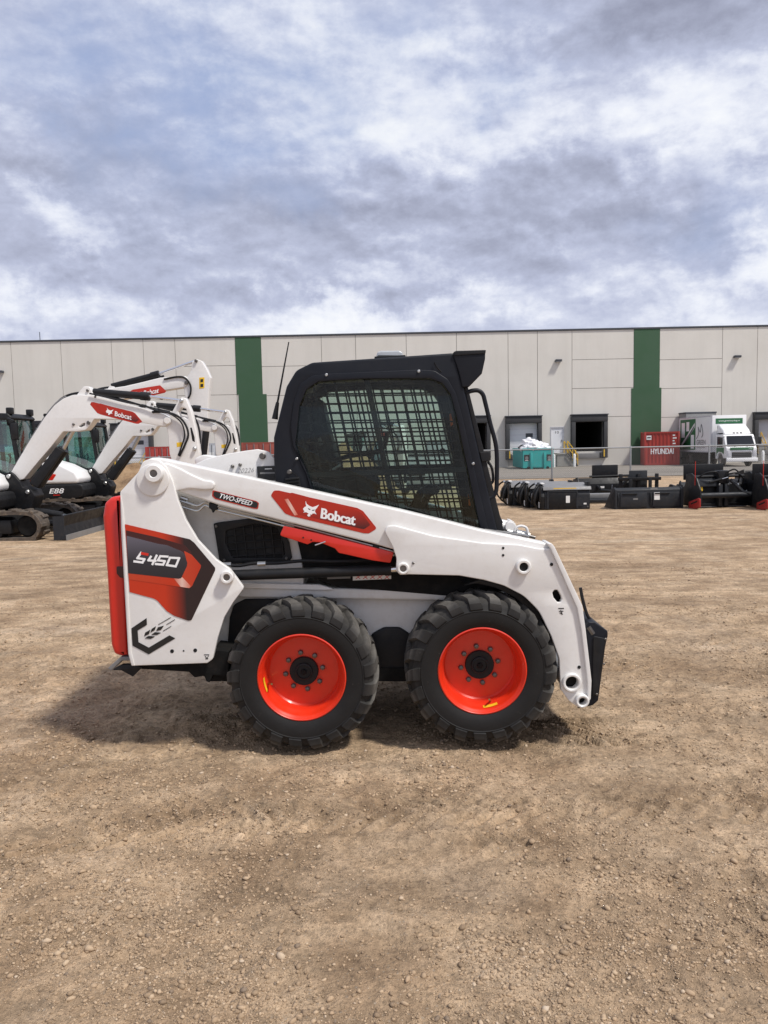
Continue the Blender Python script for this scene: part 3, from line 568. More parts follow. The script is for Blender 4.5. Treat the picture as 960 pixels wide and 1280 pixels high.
# ---------------------------------------------------------------- wheels (built about their own axle, outer face towards -y)
def wheel_meshes():
    R = .385; tyre = bmesh.new()
    half = [(.205, -.100), (.219, -.119), (.229, -.127), (.236, -.1285), (.240, -.131), (.262, -.136), (.285, -.1385), (.303, -.137), (.307, -.1395), (.311, -.1355), (.328, -.130), (.345, -.121), (.358, -.100), (.3635, -.05), (.364, 0)]
    prof = half + [(r, -y) for r, y in half[-2::-1]]
    lathe(tyre, prof, (0, 0, 0), 72)
    st = [((.352, .016), (.3855, .016), 0.00, .025), ((.352, -.035), (.3865, -.035), .050, .027), ((.352, -.075), (.384, -.080), .105, .030), ((.340, -.108), (.373, -.118), .155, .035), ((.326, -.118), (.348, -.1365), .172, .039), ((.308, -.125), (.318, -.1405), .182, .041), ((.302, -.124), (.306, -.134), .186, .037)]
    n = 21
    for side in (1, -1):
        for i in range(n):
            th0 = 2*math.pi*(i+(.5 if side < 0 else 0))/n; rows = []
            jit = random.uniform(-.004, .004)
            for (rb, yb), (rt, yt), th, hw in st:
                row = []
                for (r, y, w) in ((rb, yb, hw*1.18), (rt, yt, hw*.86)):
                    for s in (-1, 1):
                        a = (th0+jit+th*1.15)+s*w*.84/r; row.append(tyre.verts.new((r*math.sin(a), y*side, r*math.cos(a))))
                rows.append(row)          # bl, br, tl, tr
            for a, b in zip(rows, rows[1:]):
                tyre.faces.new((a[2], a[3], b[3], b[2])); tyre.faces.new((a[0], a[2], b[2], b[0])); tyre.faces.new((a[3], a[1], b[1], b[3]))
            tyre.faces.new((rows[0][0], rows[0][1], rows[0][3], rows[0][2])); tyre.faces.new((rows[-1][0], rows[-1][2], rows[-1][3], rows[-1][1]))
    rim = bmesh.new()
    pr = [(.2, .11), (.218, -.112), (.2225, -.120), (.2225, -.125), (.217, -.128), (.2125, -.123), (.209, -.115), (.203, -.110), (.199, -.098), (.196, -.070), (.190, -.062), (.187, -.045), (.184, -.004), (.176, .0045), (.12, .005), (.105, .004), (0, .004)]
    lathe(rim, pr, (0, 0, 0), 72)
    hub = lathe(bmesh.new(), [(.074, .007), (.074, -.012), (.071, -.015), (.045, -.015), (.043, -.024), (.036, -.026), (.033, -.020), (.024, -.020), (0, -.020)], (0, 0, 0), 40)
    nut = lathe(bmesh.new(), [(.0155, -.01), (.0155, -.030), (.012, -.034), (0, -.034)], (0, 0, 0), 6)
    return tyre, rim, hub, nut
ty, ri, hu, nu = wheel_meshes()
wlocs = [((377.5, 846.0), -90, 'rear'), ((602.5, 837.8), 0, 'front')]
wp = link('wheel', ri, 'orange', None); wp.parent = L
link('tyre', ty, 'tyre', wp, off=(0, 0, 0), smooth=28); link('hub', hu, 'satin', wp, off=(0, 0, 0)); link('hub_nut', nu, 'dark', wp, off=(0, 0, 0), smooth=0)
bo = lathe(bmesh.new(), [(.014, .007), (.014, -.006), (.0115, -.008), (.0115, -.015), (.007, -.017), (0, -.017)], (0, 0, 0), 6); bo = join(bo)
for k in range(8):
    a = 2*math.pi*(k+.2)/8; b2 = bo.copy(); b2.transform(Matrix.Translation((.097*math.cos(a), 0, .097*math.sin(a)))); link('lug_nut', b2, 'bolt', wp, off=(0, 0, 0))
a = math.radians(-75)
link('valve_stem', tube(bmesh.new(), [(.186*math.cos(a), -.05, .186*math.sin(a)), (.165*math.cos(a-.02), -.085, .165*math.sin(a-.02)), (.158*math.cos(a-.03), -.10, .158*math.sin(a-.03))], [.006, .0055, .005], 8), paint('brass_valve', (.4, .25, .1), .35, 1), wp, off=(0, 0, 0))
bm = bmesh.new(); vv = []
for i in range(9):
    t = math.radians(-88+i*2.7); vv.append([bm.verts.new((r*math.cos(t), y, r*math.sin(t))) for r, y in ((.1965, -.098), (.1938, -.072))])
for p, q in zip(vv, vv[1:]): bm.faces.new((p[0], p[1], q[1], q[0]))
link('warning_sticker', bm, 'ylabel', wp, off=(0, 0, 0))
lw = []
for i, (pp, rot, nm) in enumerate(wlocs):
    for farw in (0, 1):
        c = P(*pp, 3.79); c.y = 3.76+.1385
        if farw: c.y = far_y(c.y)
        if i == 0 and not farw: w = wp
        else:
            w = wp.copy(); COL.objects.link(w); w.parent = L
            for ch in list(wp.children): k = ch.copy(); COL.objects.link(k); k.parent = w
        w.location = c-Vector(L.location); w.rotation_euler = (0, math.radians(-rot if not farw else rot+20), math.pi*farw)
        lw.append((c.x, c.y, c.z-.385))
print('WHEELS', lw)
# ================================================================ ground
def vnoise(x, y, seed, cell):
    r = np.random.default_rng(seed); T = r.random((256, 256)); u, v = x/cell+1000.3, y/cell+1000.7
    i, j = np.floor(u).astype(int), np.floor(v).astype(int); f, g = u-i, v-j; f = f*f*(3-2*f); g = g*g*(3-2*g)
    a, b, c, d = T[i % 256, j % 256], T[(i+1) % 256, j % 256], T[i % 256, (j+1) % 256], T[(i+1) % 256, (j+1) % 256]
    return (a*(1-f)+b*f)*(1-g)+(c*(1-f)+d*f)*g-.5
def gzv(Y): return np.array([gz(float(t)) for t in Y])
def sst(a, b, x): t = np.clip((x-a)/(b-a), 0, 1); return t*t*(3-2*t)
def patch(x, y):                         # churned-up places with loose clods
    return (np.exp(-((x-.95)/.55)**2-((y-2.22-.28*(x-.95))/.16)**2)+.8*np.exp(-((x+1.0)/.4)**2-((y-2.35)/.16)**2)+.7*np.exp(-((x-.1)/1.5)**2-((y-3.0)/.16)**2)
            +.7*np.exp(-((x+1.2)/.8)**2-((y-3.25)/.14)**2)+.6*np.exp(-((x-1.9)/.9)**2-((y-3.9)/.3)**2))
def gheight(x, y):                       # relief added to the yard profile
    fine = sst(9, 5.5, y)*sst(4.5, 3.2, np.abs(x)); mid = sst(30, 14, y)
    h = .030*vnoise(x, y, 1, 1.9)*mid + .05*vnoise(x*.5, y, 2, 4.5)*sst(60, 25, y)*sst(2.5, 6, y)
    h += fine*(.018*vnoise(x, y, 3, .42)+.014*vnoise(x, y, 4, .16)-.012*np.abs(vnoise(x, y, 17, .11))+.013*vnoise(x, y, 5, .07)+.009*vnoise(x, y, 15, .035))
    rough = sst(-.05, .28, vnoise(x, y*1.3, 6, .75)+.6*vnoise(x, y, 7, .3))
    rough = np.maximum(rough, np.clip(patch(x, y)*(.9+.8*vnoise(x, y, 16, .22)), 0, 1.2))
    h += fine*rough*(.026*vnoise(x, y, 8, .09)+.026*vnoise(x, y, 9, .045)+.010)
    # tyre tracks of the loader and of earlier passes: lug prints in chevrons
    def track(yc, hw, per, amp, x0, x1, slope=0, curve=0, seed=20, ch=1, w0=-.1, dg=0):
        yy = y-yc-slope*x-curve*x*x; ins = sst(hw, hw*.75, np.abs(yy))*sst(x0, x0+.5, x)*sst(x1, x1-.5, x)
        wear = sst(w0, w0+.42, vnoise(x, y, seed, .5)+.4*vnoise(x, y, seed+1, .15))
        ph = (x+ch*(yy if dg else np.abs(yy))*.9+.02*vnoise(x, y, seed+2, .3))/per; s = np.abs(ph-np.floor(ph)-.5)*2
        return ins*wear*(amp*(sst(.35, .65, s)-.5)-.006) + .006*np.exp(-((np.abs(yy)-hw*1.15)/.05)**2)*sst(x0, x0+.5, x)*sst(x1, x1-.5, x)*wear
    h += track(4.0, .23, .085, .055, .55, 1.5, .04, seed=20, w0=-.35, dg=1) + track(3.86, .14, .085, .013, -3.5, -.6, seed=23)
    h += track(4.75, .20, .085, .05, .9, 2.4, .10, seed=26, w0=-.2, dg=1, ch=-1) + track(5.35, .17, .1, .02, .6, 3.9, -.06, seed=29)
    h += track(3.35, .16, .10, .008, -3.4, 3.4, -.03, .02, seed=32) + track(2.32, .2, .11, .020, .25, 3, .28, seed=35, ch=-1)
    for yc_, sl_, cv_, sd_ in ((2.62, .06, -.03, 41), (3.12, .05, -.025, 44), (2.95, -.22, .03, 47), (5.7, .03, .01, 53), (6.4, .05, .01, 56)):
        h += track(yc_, .15, .10, .020, -4, 4, sl_, cv_, seed=sd_, w0=-.22)
    # long ruts across the yard further off
    for k, (yc, a) in enumerate(((6.4, .02), (7.3, .03), (8.6, .03), (10, .04), (12, .04), (14.5, .05))):
        h += a*np.exp(-((y-yc-.4*vnoise(x, y*0, 50+k, 3))/(.06*yc/4))**2)*(vnoise(x, y, 60+k, 1.6)+.35)
    return h
def axis(core, step, lo, hi, g):
    a = list(np.arange(core[0], core[1]+1e-6, step)); s = step
    while a[-1] < hi: s *= g; a.append(a[-1]+s)
    s = step; b = []
    x = core[0]
    while x > lo: s *= g; x -= s; b.append(x)
    return np.array(b[::-1]+a)
xs = axis((-2.7, 2.7), .0135, -420, 420, 1.07); ys = axis((1.85, 5.2), .0135, -60, 420, 1.028)
GX, GY = np.meshgrid(xs, ys); GZ = gzv(ys)[:, None]+gheight(GX, GY)
# keep the wheels' footprints flat
nx, ny = len(xs), len(ys)
me = bpy.data.meshes.new('ground'); me.vertices.add(nx*ny); me.vertices.foreach_set('co', np.stack([GX, GY, GZ], -1).astype(np.float32).ravel())
idx = np.arange(nx*ny).reshape(ny, nx); q = np.stack([idx[:-1, :-1], idx[:-1, 1:], idx[1:, 1:], idx[1:, :-1]], -1).reshape(-1)
me.loops.add(len(q)); me.loops.foreach_set('vertex_index', q.astype(np.int32)); nf = len(q)//4
me.polygons.add(nf); me.polygons.foreach_set('loop_start', np.arange(0, len(q), 4, dtype=np.int32)); me.update(calc_edges=True)
me.polygons.foreach_set('use_smooth', np.ones(nf, bool))
def ground_mat():
    m, nt, b = nodes('packed_dirt_and_gravel'); t = nt.nodes.new('ShaderNodeTexCoord'); o = t.outputs['Object']
    mp = nt.nodes.new('ShaderNodeMapping'); mp.inputs['Scale'].default_value = (.30, 1, 1); nt.links.new(o, mp.inputs[0]); st = mp.outputs[0]
    big = noise(nt, .55, 6, .6, o); mid = noise(nt, 2.6, 7, .62, o); streak = noise(nt, 1.15, 6, .62, st, .4); fine = noise(nt, 42, 5, .7, o); grit = noise(nt, 150, 3, .7, o)
    c = ramp(nt, mid, [(.28, (.34, .230, .140)), (.5, (.515, .370, .236)), (.72, (.64, .48, .325))])
    dk = ramp(nt, noise(nt, 1.5, 7, .68, o, .6), [(.46, (0, 0, 0)), (.64, (1, 1, 1))])
    c = mixc(nt, mth(nt, 'MULTIPLY', dk, .55), c, (.25, .165, .098))
    sk = ramp(nt, streak, [(.50, (0, 0, 0)), (.66, (1, 1, 1))])
    c = mixc(nt, mth(nt, 'MULTIPLY', sk, .6), c, (.235, .157, .094))
    pale = ramp(nt, streak, [(.28, (1, 1, 1)), (.40, (0, 0, 0))]); pl2 = ramp(nt, big, [(.56, (0, 0, 0)), (.70, (1, 1, 1))])
    c = mixc(nt, mth(nt, 'MULTIPLY', pale, .7), c, (.46, .37, .27)); c = mixc(nt, mth(nt, 'MULTIPLY', pl2, .42), c, (.47, .38, .29))
    cm = noise(nt, 13, 8, .7, o); c = mixc(nt, .8, c, ramp(nt, cm, [(.3, (.6,)*3), (.5, (1, 1, 1)), (.7, (1.28,)*3)]), 'MULTIPLY')
    st2 = noise(nt, 4.5, 8, .68, st, .3); c = mixc(nt, .8, c, ramp(nt, st2, [(.34, (.66,)*3), (.52, (1, 1, 1)), (.68, (1.22,)*3)]), 'MULTIPLY')
    sp = ramp(nt, fine, [(.3, (.55,)*3), (.5, (1, 1, 1)), (.72, (1.35,)*3)]); c = mixc(nt, .85, c, sp, 'MULTIPLY')
    vo = nt.nodes.new('ShaderNodeTexVoronoi'); vo.inputs['Scale'].default_value = 75; nt.links.new(o, vo.inputs['Vector'])
    sx = nt.nodes.new('ShaderNodeSeparateColor'); nt.links.new(vo.outputs['Color'], sx.inputs[0])
    peb = mth(nt, 'MULTIPLY', mth(nt, 'LESS_THAN', vo.outputs['Distance'], .32), mth(nt, 'GREATER_THAN', sx.outputs[0], .72))
    pc = ramp(nt, sx.outputs[1], [(0, (.16, .12, .085)), (.5, (.34, .26, .18)), (1, (.48, .40, .31))])
    c = mixc(nt, mth(nt, 'MULTIPLY', peb, .55), c, pc)
    nt.links.new(c, b.inputs['Base Color']); b.inputs['Roughness'].default_value = .95; b.inputs['Specular IOR Level'].default_value = .2
    h = mth(nt, 'ADD', mth(nt, 'MULTIPLY_ADD', mth(nt, 'ADD', st2, cm), 1.2, mth(nt, 'MULTIPLY', fine, .6)), mth(nt, 'ADD', mth(nt, 'MULTIPLY', grit, .3), mth(nt, 'MULTIPLY', peb, .25)))
    bump(nt, b, h, 1.0, .026); return m
M['ground'] = ground_mat(); me.materials.append(M['ground'])
go = bpy.data.objects.new('ground', me); COL.objects.link(go); tag(go, 'brown packed dirt yard strewn with gravel and tyre tracks', 'ground', kind='structure')
def hgt(x, y): return gz(y)+float(gheight(np.array([x]), np.array([y]))[0])
# loose stones
ico = bmesh.new(); bmesh.ops.create_icosphere(ico, subdivisions=1, radius=1); IV = np.array([v.co[:] for v in ico.verts]); IF = np.array([[v.index for v in f.verts] for f in ico.faces]); ico.free()
N = 170000; py_ = RNG.random(N)*585+695; px_ = RNG.random(N)*1060-50
d = np.stack([np.full(N, R3.x)*(px_-CX)/F_+U3.x*(CY-py_)/F_+F3.x, R3.y*(px_-CX)/F_+U3.y*(CY-py_)/F_+F3.y, R3.z*(px_-CX)/F_+U3.z*(CY-py_)/F_+F3.z], -1)
t_ = -CAMH/d[:, 2]; sx_, sy_ = d[:, 0]*t_, d[:, 1]*t_
clump = vnoise(sx_, sy_, 70, .55)+.7*vnoise(sx_, sy_, 71, .2)+.8*(vnoise(sx_, sy_*1.3, 6, .75)+.6*vnoise(sx_, sy_, 7, .3)); keep = RNG.random(N) < np.clip(.40+.8*clump+.35*patch(sx_, sy_), .08, 1); sx_, sy_ = sx_[keep], sy_[keep]; N = len(sx_)
siz = np.clip((.0023*np.exp(RNG.normal(0, .58, N))*(sy_/2.4)**.45), .0010, .0115); big = RNG.random(N) < .02; siz[big] *= 1.5
sc = siz[:, None]*np.stack([RNG.uniform(.8, 1.5, N), RNG.uniform(.7, 1.1, N), RNG.uniform(.45, .85, N)], -1)
V = IV[None]*(1+RNG.uniform(-.34, .30, (N, 12, 1)))*sc[:, None]; a = RNG.uniform(0, 6.28, N); ca, sa = np.cos(a)[:, None], np.sin(a)[:, None]
V = np.stack([V[..., 0]*ca-V[..., 1]*sa, V[..., 0]*sa+V[..., 1]*ca, V[..., 2]], -1)+np.stack([sx_, sy_, gzv(sy_)+gheight(sx_, sy_)+sc[:, 2]*.35], -1)[:, None]
FA = (IF[None]+(np.arange(N)*12)[:, None, None]).reshape(-1)
me = bpy.data.meshes.new('gravel'); me.vertices.add(N*12); me.vertices.foreach_set('co', V.astype(np.float32).ravel()); me.loops.add(len(FA)); me.loops.foreach_set('vertex_index', FA.astype(np.int32))
me.polygons.add(len(FA)//3); me.polygons.foreach_set('loop_start', np.arange(0, len(FA), 3, dtype=np.int32)); me.update(calc_edges=True)
at = me.color_attributes.new('stone', 'FLOAT_COLOR', 'POINT'); tone = RNG.random(N); at.data.foreach_set('color', np.repeat(np.stack([tone, RNG.random(N), tone, np.ones(N)], -1), 12, 0).astype(np.float32).ravel())
m, nt, b = nodes('mixed_gravel_stone'); vc = nt.nodes.new('ShaderNodeVertexColor'); vc.layer_name = 'stone'; s = nt.nodes.new('ShaderNodeSeparateColor'); nt.links.new(vc.outputs[0], s.inputs[0])
c = ramp(nt, s.outputs[0], [(0, (.13, .10, .08)), (.06, (.18, .12, .072)), (.3, (.29, .20, .12)), (.65, (.43, .30, .185)), (.93, (.54, .40, .26)), (1, (.60, .49, .37))])
nt.links.new(mixc(nt, .35, c, ramp(nt, noise(nt, 300, 3), [(.3, (.20, .14, .09)), (.7, (.46, .34, .22))])), b.inputs['Base Color']); b.inputs['Roughness'].default_value = .9
me.materials.append(m); o = bpy.data.objects.new('gravel', me); COL.objects.link(o); tag(o, 'loose pebbles and small stones scattered over the dirt', 'gravel', kind='stuff')
# asphalt apron beyond the fence
def asph():
    m, nt, b = nodes('worn_asphalt'); t = nt.nodes.new('ShaderNodeTexCoord'); mp = nt.nodes.new('ShaderNodeMapping'); mp.inputs['Scale'].default_value = (.1, 1, 1); nt.links.new(t.outputs['Object'], mp.inputs[0])
    f = noise(nt, .35, 6, .6, mp.outputs[0]); nt.links.new(ramp(nt, f, [(.3, (.135, .12, .10)), (.5, (.20, .18, .155)), (.7, (.265, .235, .20))]), b.inputs['Base Color']); b.inputs['Roughness'].default_value = .9; return m
bm = bmesh.new()
for x in np.linspace(-120, 120, 25)[:-1]: bm.faces.new([bm.verts.new(p) for p in ((x, 45.0, -.60), (x+10, 45.0, -.60), (x+10, 66.2, -.60), (x, 66.2, -.60))])
bmesh.ops.remove_doubles(bm, verts=bm.verts, dist=1e-4)
o = link('asphalt_apron', bm, asph()); tag(o, 'grey asphalt apron in front of the warehouse docks', 'pavement', kind='structure')
# dirt mounds
def mound(name, cx, cy, rx, ry, h, seed):
    n = 60; u = np.linspace(-1.15, 1.15, n); A, B = np.meshgrid(u, u); X, Y = cx+A*rx, cy+B*ry
    r = np.sqrt(A*A+B*B); Z = h*np.clip(1-r**1.6, -.3, 1)*(1+.9*vnoise(X, Y, seed, rx*.45)+.35*vnoise(X, Y, seed+1, .5))+.12*vnoise(X, Y, seed+2, .25)
    bm = bmesh.new(); vs = [[bm.verts.new((X[i, j], Y[i, j], gz(Y[i, j])+Z[i, j]-.02)) for j in range(n)] for i in range(n)]
    for i in range(n-1):
        for j in range(n-1): bm.faces.new((vs[i][j], vs[i][j+1], vs[i+1][j+1], vs[i+1][j]))
    m, nt, b = nodes('loose_tan_soil'); f = noise(nt, 1.6, 7, .7); nt.links.new(ramp(nt, f, [(.3, (.16, .095, .048)), (.5, (.30, .19, .10)), (.7, (.42, .29, .17))]), b.inputs['Base Color']); b.inputs['Roughness'].default_value = .95
    bump(nt, b, noise(nt, 7, 6, .7), .8, .12)
    return tag(link(name, bm, m), *{0: ('tan soil heap behind the excavators at the left', 'soil heap'), 1: ('tan soil heap glimpsed through the loader cab window', 'soil heap')}[0 if cx < -6 else 1], kind='structure')
c = G(205, 30); mound('soil_heap', c.x, 30, 3.6, 3.5, 1.5, 80)
c = G(430, 31); mound('soil_heap', c.x, 31, 2.4, 3, 1.9, 90)
# ================================================================ sky, sun
W = bpy.data.worlds.new('World'); SC.world = W; W.use_nodes = True; nt = W.node_tree; bg = nt.nodes['Background']
SUN = Vector((.52, -.38, 1)).normalized(); el = math.asin(SUN.z); az = math.atan2(SUN.x, SUN.y)
sky = nt.nodes.new('ShaderNodeTexSky'); sky.sky_type = 'NISHITA'; sky.sun_disc = False; sky.sun_elevation = el; sky.sun_rotation = az; sky.air_density = 1; sky.dust_density = 1.5
t = nt.nodes.new('ShaderNodeTexCoord'); g = t.outputs['Generated']; s = nt.nodes.new('ShaderNodeSeparateXYZ'); nt.links.new(g, s.inputs[0])
X, Y_, Z = s.outputs
AZ = mth(nt, 'ARCTAN2', X, Y_); EL = mth(nt, 'ARCSINE', Z)
zc = mth(nt, 'ADD', mth(nt, 'MAXIMUM', Z, 0), .16)
cb = nt.nodes.new('ShaderNodeCombineXYZ'); nt.links.new(mth(nt, 'DIVIDE', X, zc), cb.inputs[0]); nt.links.new(mth(nt, 'DIVIDE', Y_, zc), cb.inputs[1])
mpv = nt.nodes.new('ShaderNodeMapping'); mpv.inputs['Scale'].default_value = (1, 1, 1.75); nt.links.new(g, mpv.inputs[0]); dv = mpv.outputs[0]
mp2 = nt.nodes.new('ShaderNodeMapping'); mp2.inputs['Scale'].default_value = (1, 1, 1.75); mp2.inputs['Location'].default_value = (.016, -.01, .040); nt.links.new(g, mp2.inputs[0])
mp3 = nt.nodes.new('ShaderNodeMapping'); mp3.inputs['Scale'].default_value = (1, 1, 1.75); mp3.inputs['Location'].default_value = (.006, -.004, .015); nt.links.new(g, mp3.inputs[0])
n1 = noise(nt, 3.6, 12, .56, dv, .1); n2 = noise(nt, 12, 9, .6, dv, .1); up = noise(nt, 3.6, 12, .56, mp2.outputs[0], .1); emb = mth(nt, 'SUBTRACT', n1, up)
wx = mth(nt, 'MULTIPLY_ADD', noise(nt, 5.5, 10, .62, dv), .30, -.15); wy = mth(nt, 'MULTIPLY_ADD', noise(nt, 6.5, 10, .62, g), .22, -.11)
def blob(px, py, rx, ry):
    d = ray(px, py); a0 = math.atan2(d.x, d.y); e0 = math.asin(d.normalized().z)
    u = mth(nt, 'DIVIDE', mth(nt, 'SUBTRACT', mth(nt, 'ADD', AZ, wx), a0), rx/F_); v = mth(nt, 'DIVIDE', mth(nt, 'SUBTRACT', mth(nt, 'ADD', EL, wy), e0), ry/F_)
    return mth(nt, 'POWER', 2.718, mth(nt, 'MULTIPLY', mth(nt, 'ADD', mth(nt, 'MULTIPLY', u, u), mth(nt, 'MULTIPLY', v, v)), -1))
up2 = noise(nt, 12, 9, .6, mp3.outputs[0], .1); val = mth(nt, 'MULTIPLY_ADD', n1, .55, .295); val = mth(nt, 'ADD', val, mth(nt, 'MULTIPLY_ADD', n2, .32, -.16)); val = mth(nt, 'ADD', val, mth(nt, 'MULTIPLY', mth(nt, 'SUBTRACT', n2, up2), .6)); val = mth(nt, 'ADD', val, mth(nt, 'MULTIPLY', emb, .65))
for px, py, rx, ry, k in ((570, 135, 190, 62, .25), (880, 170, 130, 50, .17), (85, 292, 60, 34, .22), (430, 385, 220, 26, .26), (20, 400, 110, 26, .22), (940, 325, 60, 34, .26), (150, 40, 170, 50, .06), (480, 60, 150, 50, .05),
                          (600, 255, 300, 55, -.22), (840, 15, 190, 55, -.27), (120, 200, 190, 60, -.20), (400, 310, 90, 60, -.10), (860, 250, 90, 40, -.10), (130, 350, 190, 32, -.14), (620, 340, 160, 24, -.07)):
    val = mth(nt, 'ADD', val, mth(nt, 'MULTIPLY', blob(px, py, rx, ry), k))
d_ = mth(nt, 'MULTIPLY_ADD', n2, .55, mth(nt, 'MULTIPLY', n1, .65))
for px, py, rx, ry, k in ((570, 130, 210, 60, .20), (880, 165, 140, 50, .16), (85, 290, 80, 36, .18), (430, 385, 260, 24, .14), (20, 400, 130, 24, .12), (940, 325, 80, 34, .16)): d_ = mth(nt, 'ADD', d_, mth(nt, 'MULTIPLY', blob(px, py, rx, ry), k))
msk = ramp(nt, d_, [(.64, (0, 0, 0)), (.70, (.55,)*3), (.80, (1, 1, 1))])
dk_ = mth(nt, 'MULTIPLY_ADD', up2, .5, mth(nt, 'MULTIPLY', up, .6))
for px, py, rx, ry, k in ((600, 258, 320, 60, .15), (840, 15, 200, 55, .18), (120, 200, 200, 60, .10), (130, 350, 190, 32, .10)): dk_ = mth(nt, 'ADD', dk_, mth(nt, 'MULTIPLY', blob(px, py, rx, ry), k))
msd = ramp(nt, dk_, [(.60, (0, 0, 0)), (.66, (.6,)*3), (.78, (1, 1, 1))])
val = mth(nt, 'ADD', mth(nt, 'MULTIPLY_ADD', msd, -.09, val), mth(nt, 'MULTIPLY', msk, .10))
cl = ramp(nt, val, [(.08, (2.95, 3.15, 4.2)), (.30, (4.0, 4.3, 5.6)), (.5, (5.1, 5.5, 7.1)), (.66, (6.6, 7.0, 8.4)), (.84, (8.4, 8.7, 9.6)), (1, (9.4, 9.6, 10))])
blue = None
for px, py, rx, ry, k in ((240, 160, 130, 80, 1.0), (250, 60, 240, 80, .7), (70, 90, 110, 50, .35), (450, 150, 40, 30, .4), (645, 100, 60, 25, .5), (905, 262, 60, 30, .5), (370, 262, 40, 26, .4), (560, 40, 100, 40, .35)):
    q_ = mth(nt, 'MULTIPLY', blob(px, py, rx, ry), k); blue = q_ if blue is None else mth(nt, 'ADD', blue, q_)
blue = mth(nt, 'MULTIPLY', mth(nt, 'MINIMUM', blue, .85), ramp(nt, n2, [(.3, (1, 1, 1)), (.65, (.35,)*3)]))
skyb = mixc(nt, .62, sky.outputs[0], (4.7, 5.7, 8.7))
colr = mixc(nt, blue, cl, skyb)
nt.links.new(colr, bg.inputs[0]); bg.inputs[1].default_value = .1
sl = bpy.data.lights.new('sun', 'SUN'); sl.energy = 3.7; sl.angle = math.radians(6); sl.color = (1, .955, .89); so = bpy.data.objects.new('sun', sl); COL.objects.link(so)
so.rotation_euler = (-SUN).to_track_quat('-Z', 'Y').to_euler(); so.location = (0, 0, 20)
SC.view_settings.view_transform = 'Standard'; SC.view_settings.look = 'None'; SC.view_settings.exposure = 0; SC.view_settings.gamma = 1; SC.view_settings.use_curve_mapping = False
SC.render.engine = 'CYCLES'; SC.cycles.use_denoising = True; SC.cycles.max_bounces = 8; SC.cycles.transparent_max_bounces = 24
# ================================================================ warehouse
YW = 66.0
wx_ = lambda px: P(px, 500, YW).x
wz_ = lambda py, px=640: P(px, py, YW).z
BZ = -.62; TOP = P(480, 418, YW).z
WH = thing('warehouse', 'long pale grey warehouse with green stripes and loading docks', 'warehouse', (0, YW, BZ), world=True)
link('roof_slab', box(-95, 95, YW+.3, YW+60, TOP-.9, TOP-.6), 'cap', WH)
docks = [(562, 612, 521, None), (631, 676, 521, 'doorwhite'), (713, 758, 519, None), (941, 988, 516, 'truckgrey'), (138, 190, 530, 'doorwhite'), (-40, 6, 532, 'doorwhite')]
opens = []; DD = []
for a, b, yt, d in docks:
    x0, x1 = wx_(a), wx_(b); zt = P((a+b)/2, yt, YW).z; DD.append((x0, x1, zt, d)); opens.append((x0+.33, x1-.33, .62, zt-.55))
mdx = (P(689, 550, YW).x, P(704, 550, YW).x); mdz = (P(697, 566, YW).z, P(697, 534.5, YW).z)
opens.append((mdx[0], mdx[1], mdz[0], mdz[1]))
seams = [-230, -185, -140, -95, -50, 17.5, 79.5, 142.5, 182, 221.5, 296.5, 328.5, 403.5, 446, 509, 571.5, 635.5, 672, 715, 792, 824, 902, 945.5, 1012, 1060, 1110, 1160, 1210, 1270]
seams = [s_ for s_ in range(-900, -230, 62)]+seams+[s_ for s_ in range(1320, 1900, 58)]
cells = []
for a, b in zip(seams, seams[1:]):
    x0, x1 = wx_(a), wx_(b); rows = [BZ-.3, TOP]
    if (a, b) in ((221.5, 296.5), (328.5, 403.5), (715, 792), (824, 902)):
        pxm = (a+b)/2; rows = [BZ-.3, P(pxm, 521, YW).z if a > 500 else P(pxm, 528, YW).z, P(pxm, 485 if a > 500 else 494, YW).z, P(pxm, 449 if a > 500 else 457.5, YW).z, TOP]
    for z0, z1 in zip(rows, rows[1:]): cells.append((x0, x1, z0, z1))
def sub(c, o):
    x0, x1, z0, z1 = c; a0, a1, b0, b1 = o
    if a1 <= x0 or a0 >= x1 or b1 <= z0 or b0 >= z1: return [c]
    r = []
    if a0 > x0: r.append((x0, a0, z0, z1))
    if a1 < x1: r.append((a1, x1, z0, z1))
    m0, m1 = max(x0, a0), min(x1, a1)
    if b0 > z0: r.append((m0, m1, z0, b0))
    if b1 < z1: r.append((m0, m1, b1, z1))
    return r
bm = bmesh.new(); gp = .02
for c in cells:
    parts = [(c[0]+gp, c[1]-gp, c[2]+gp, c[3]-gp)]
    for o in opens: parts = [q for p in parts for q in sub(p, o)]
    for p in parts: bx(bm, p[0], p[1], YW, YW+.25, p[2], p[3])
link('wall', bm, 'wall', WH, smooth=0)
bm = bmesh.new(); bk = [(-95, 95, BZ-.3, TOP-.05)]
for o in opens: bk = [q for p in bk for q in sub(p, o)]
for p in bk: bx(bm, p[0], p[1], YW+.035, YW+.30, p[2], p[3])
link('wall_joint', bm, paint('wall_joint_sealant', (.26, .245, .22), .9), WH, smooth=0)
for yy, (a, b) in (((485, (792, 824))), ((493, (296.5, 328.5)))):
    lo = (a-3, b+2.5) if a > 500 else (a+2, b+5)
    zc_ = P((a+b)/2, yy, YW).z
    link('green_stripe', box(wx_(a), wx_(b), YW-.03, YW+.05, zc_, TOP-.004), 'green_w', WH); link('green_stripe', box(wx_(lo[0]), wx_(lo[1]), YW-.035, YW+.05, BZ-.3, zc_), 'green_w', WH)
link('roof_flashing', box(-95.1, 95.1, YW-.08, YW+.35, TOP, TOP+.13), 'cap', WH)
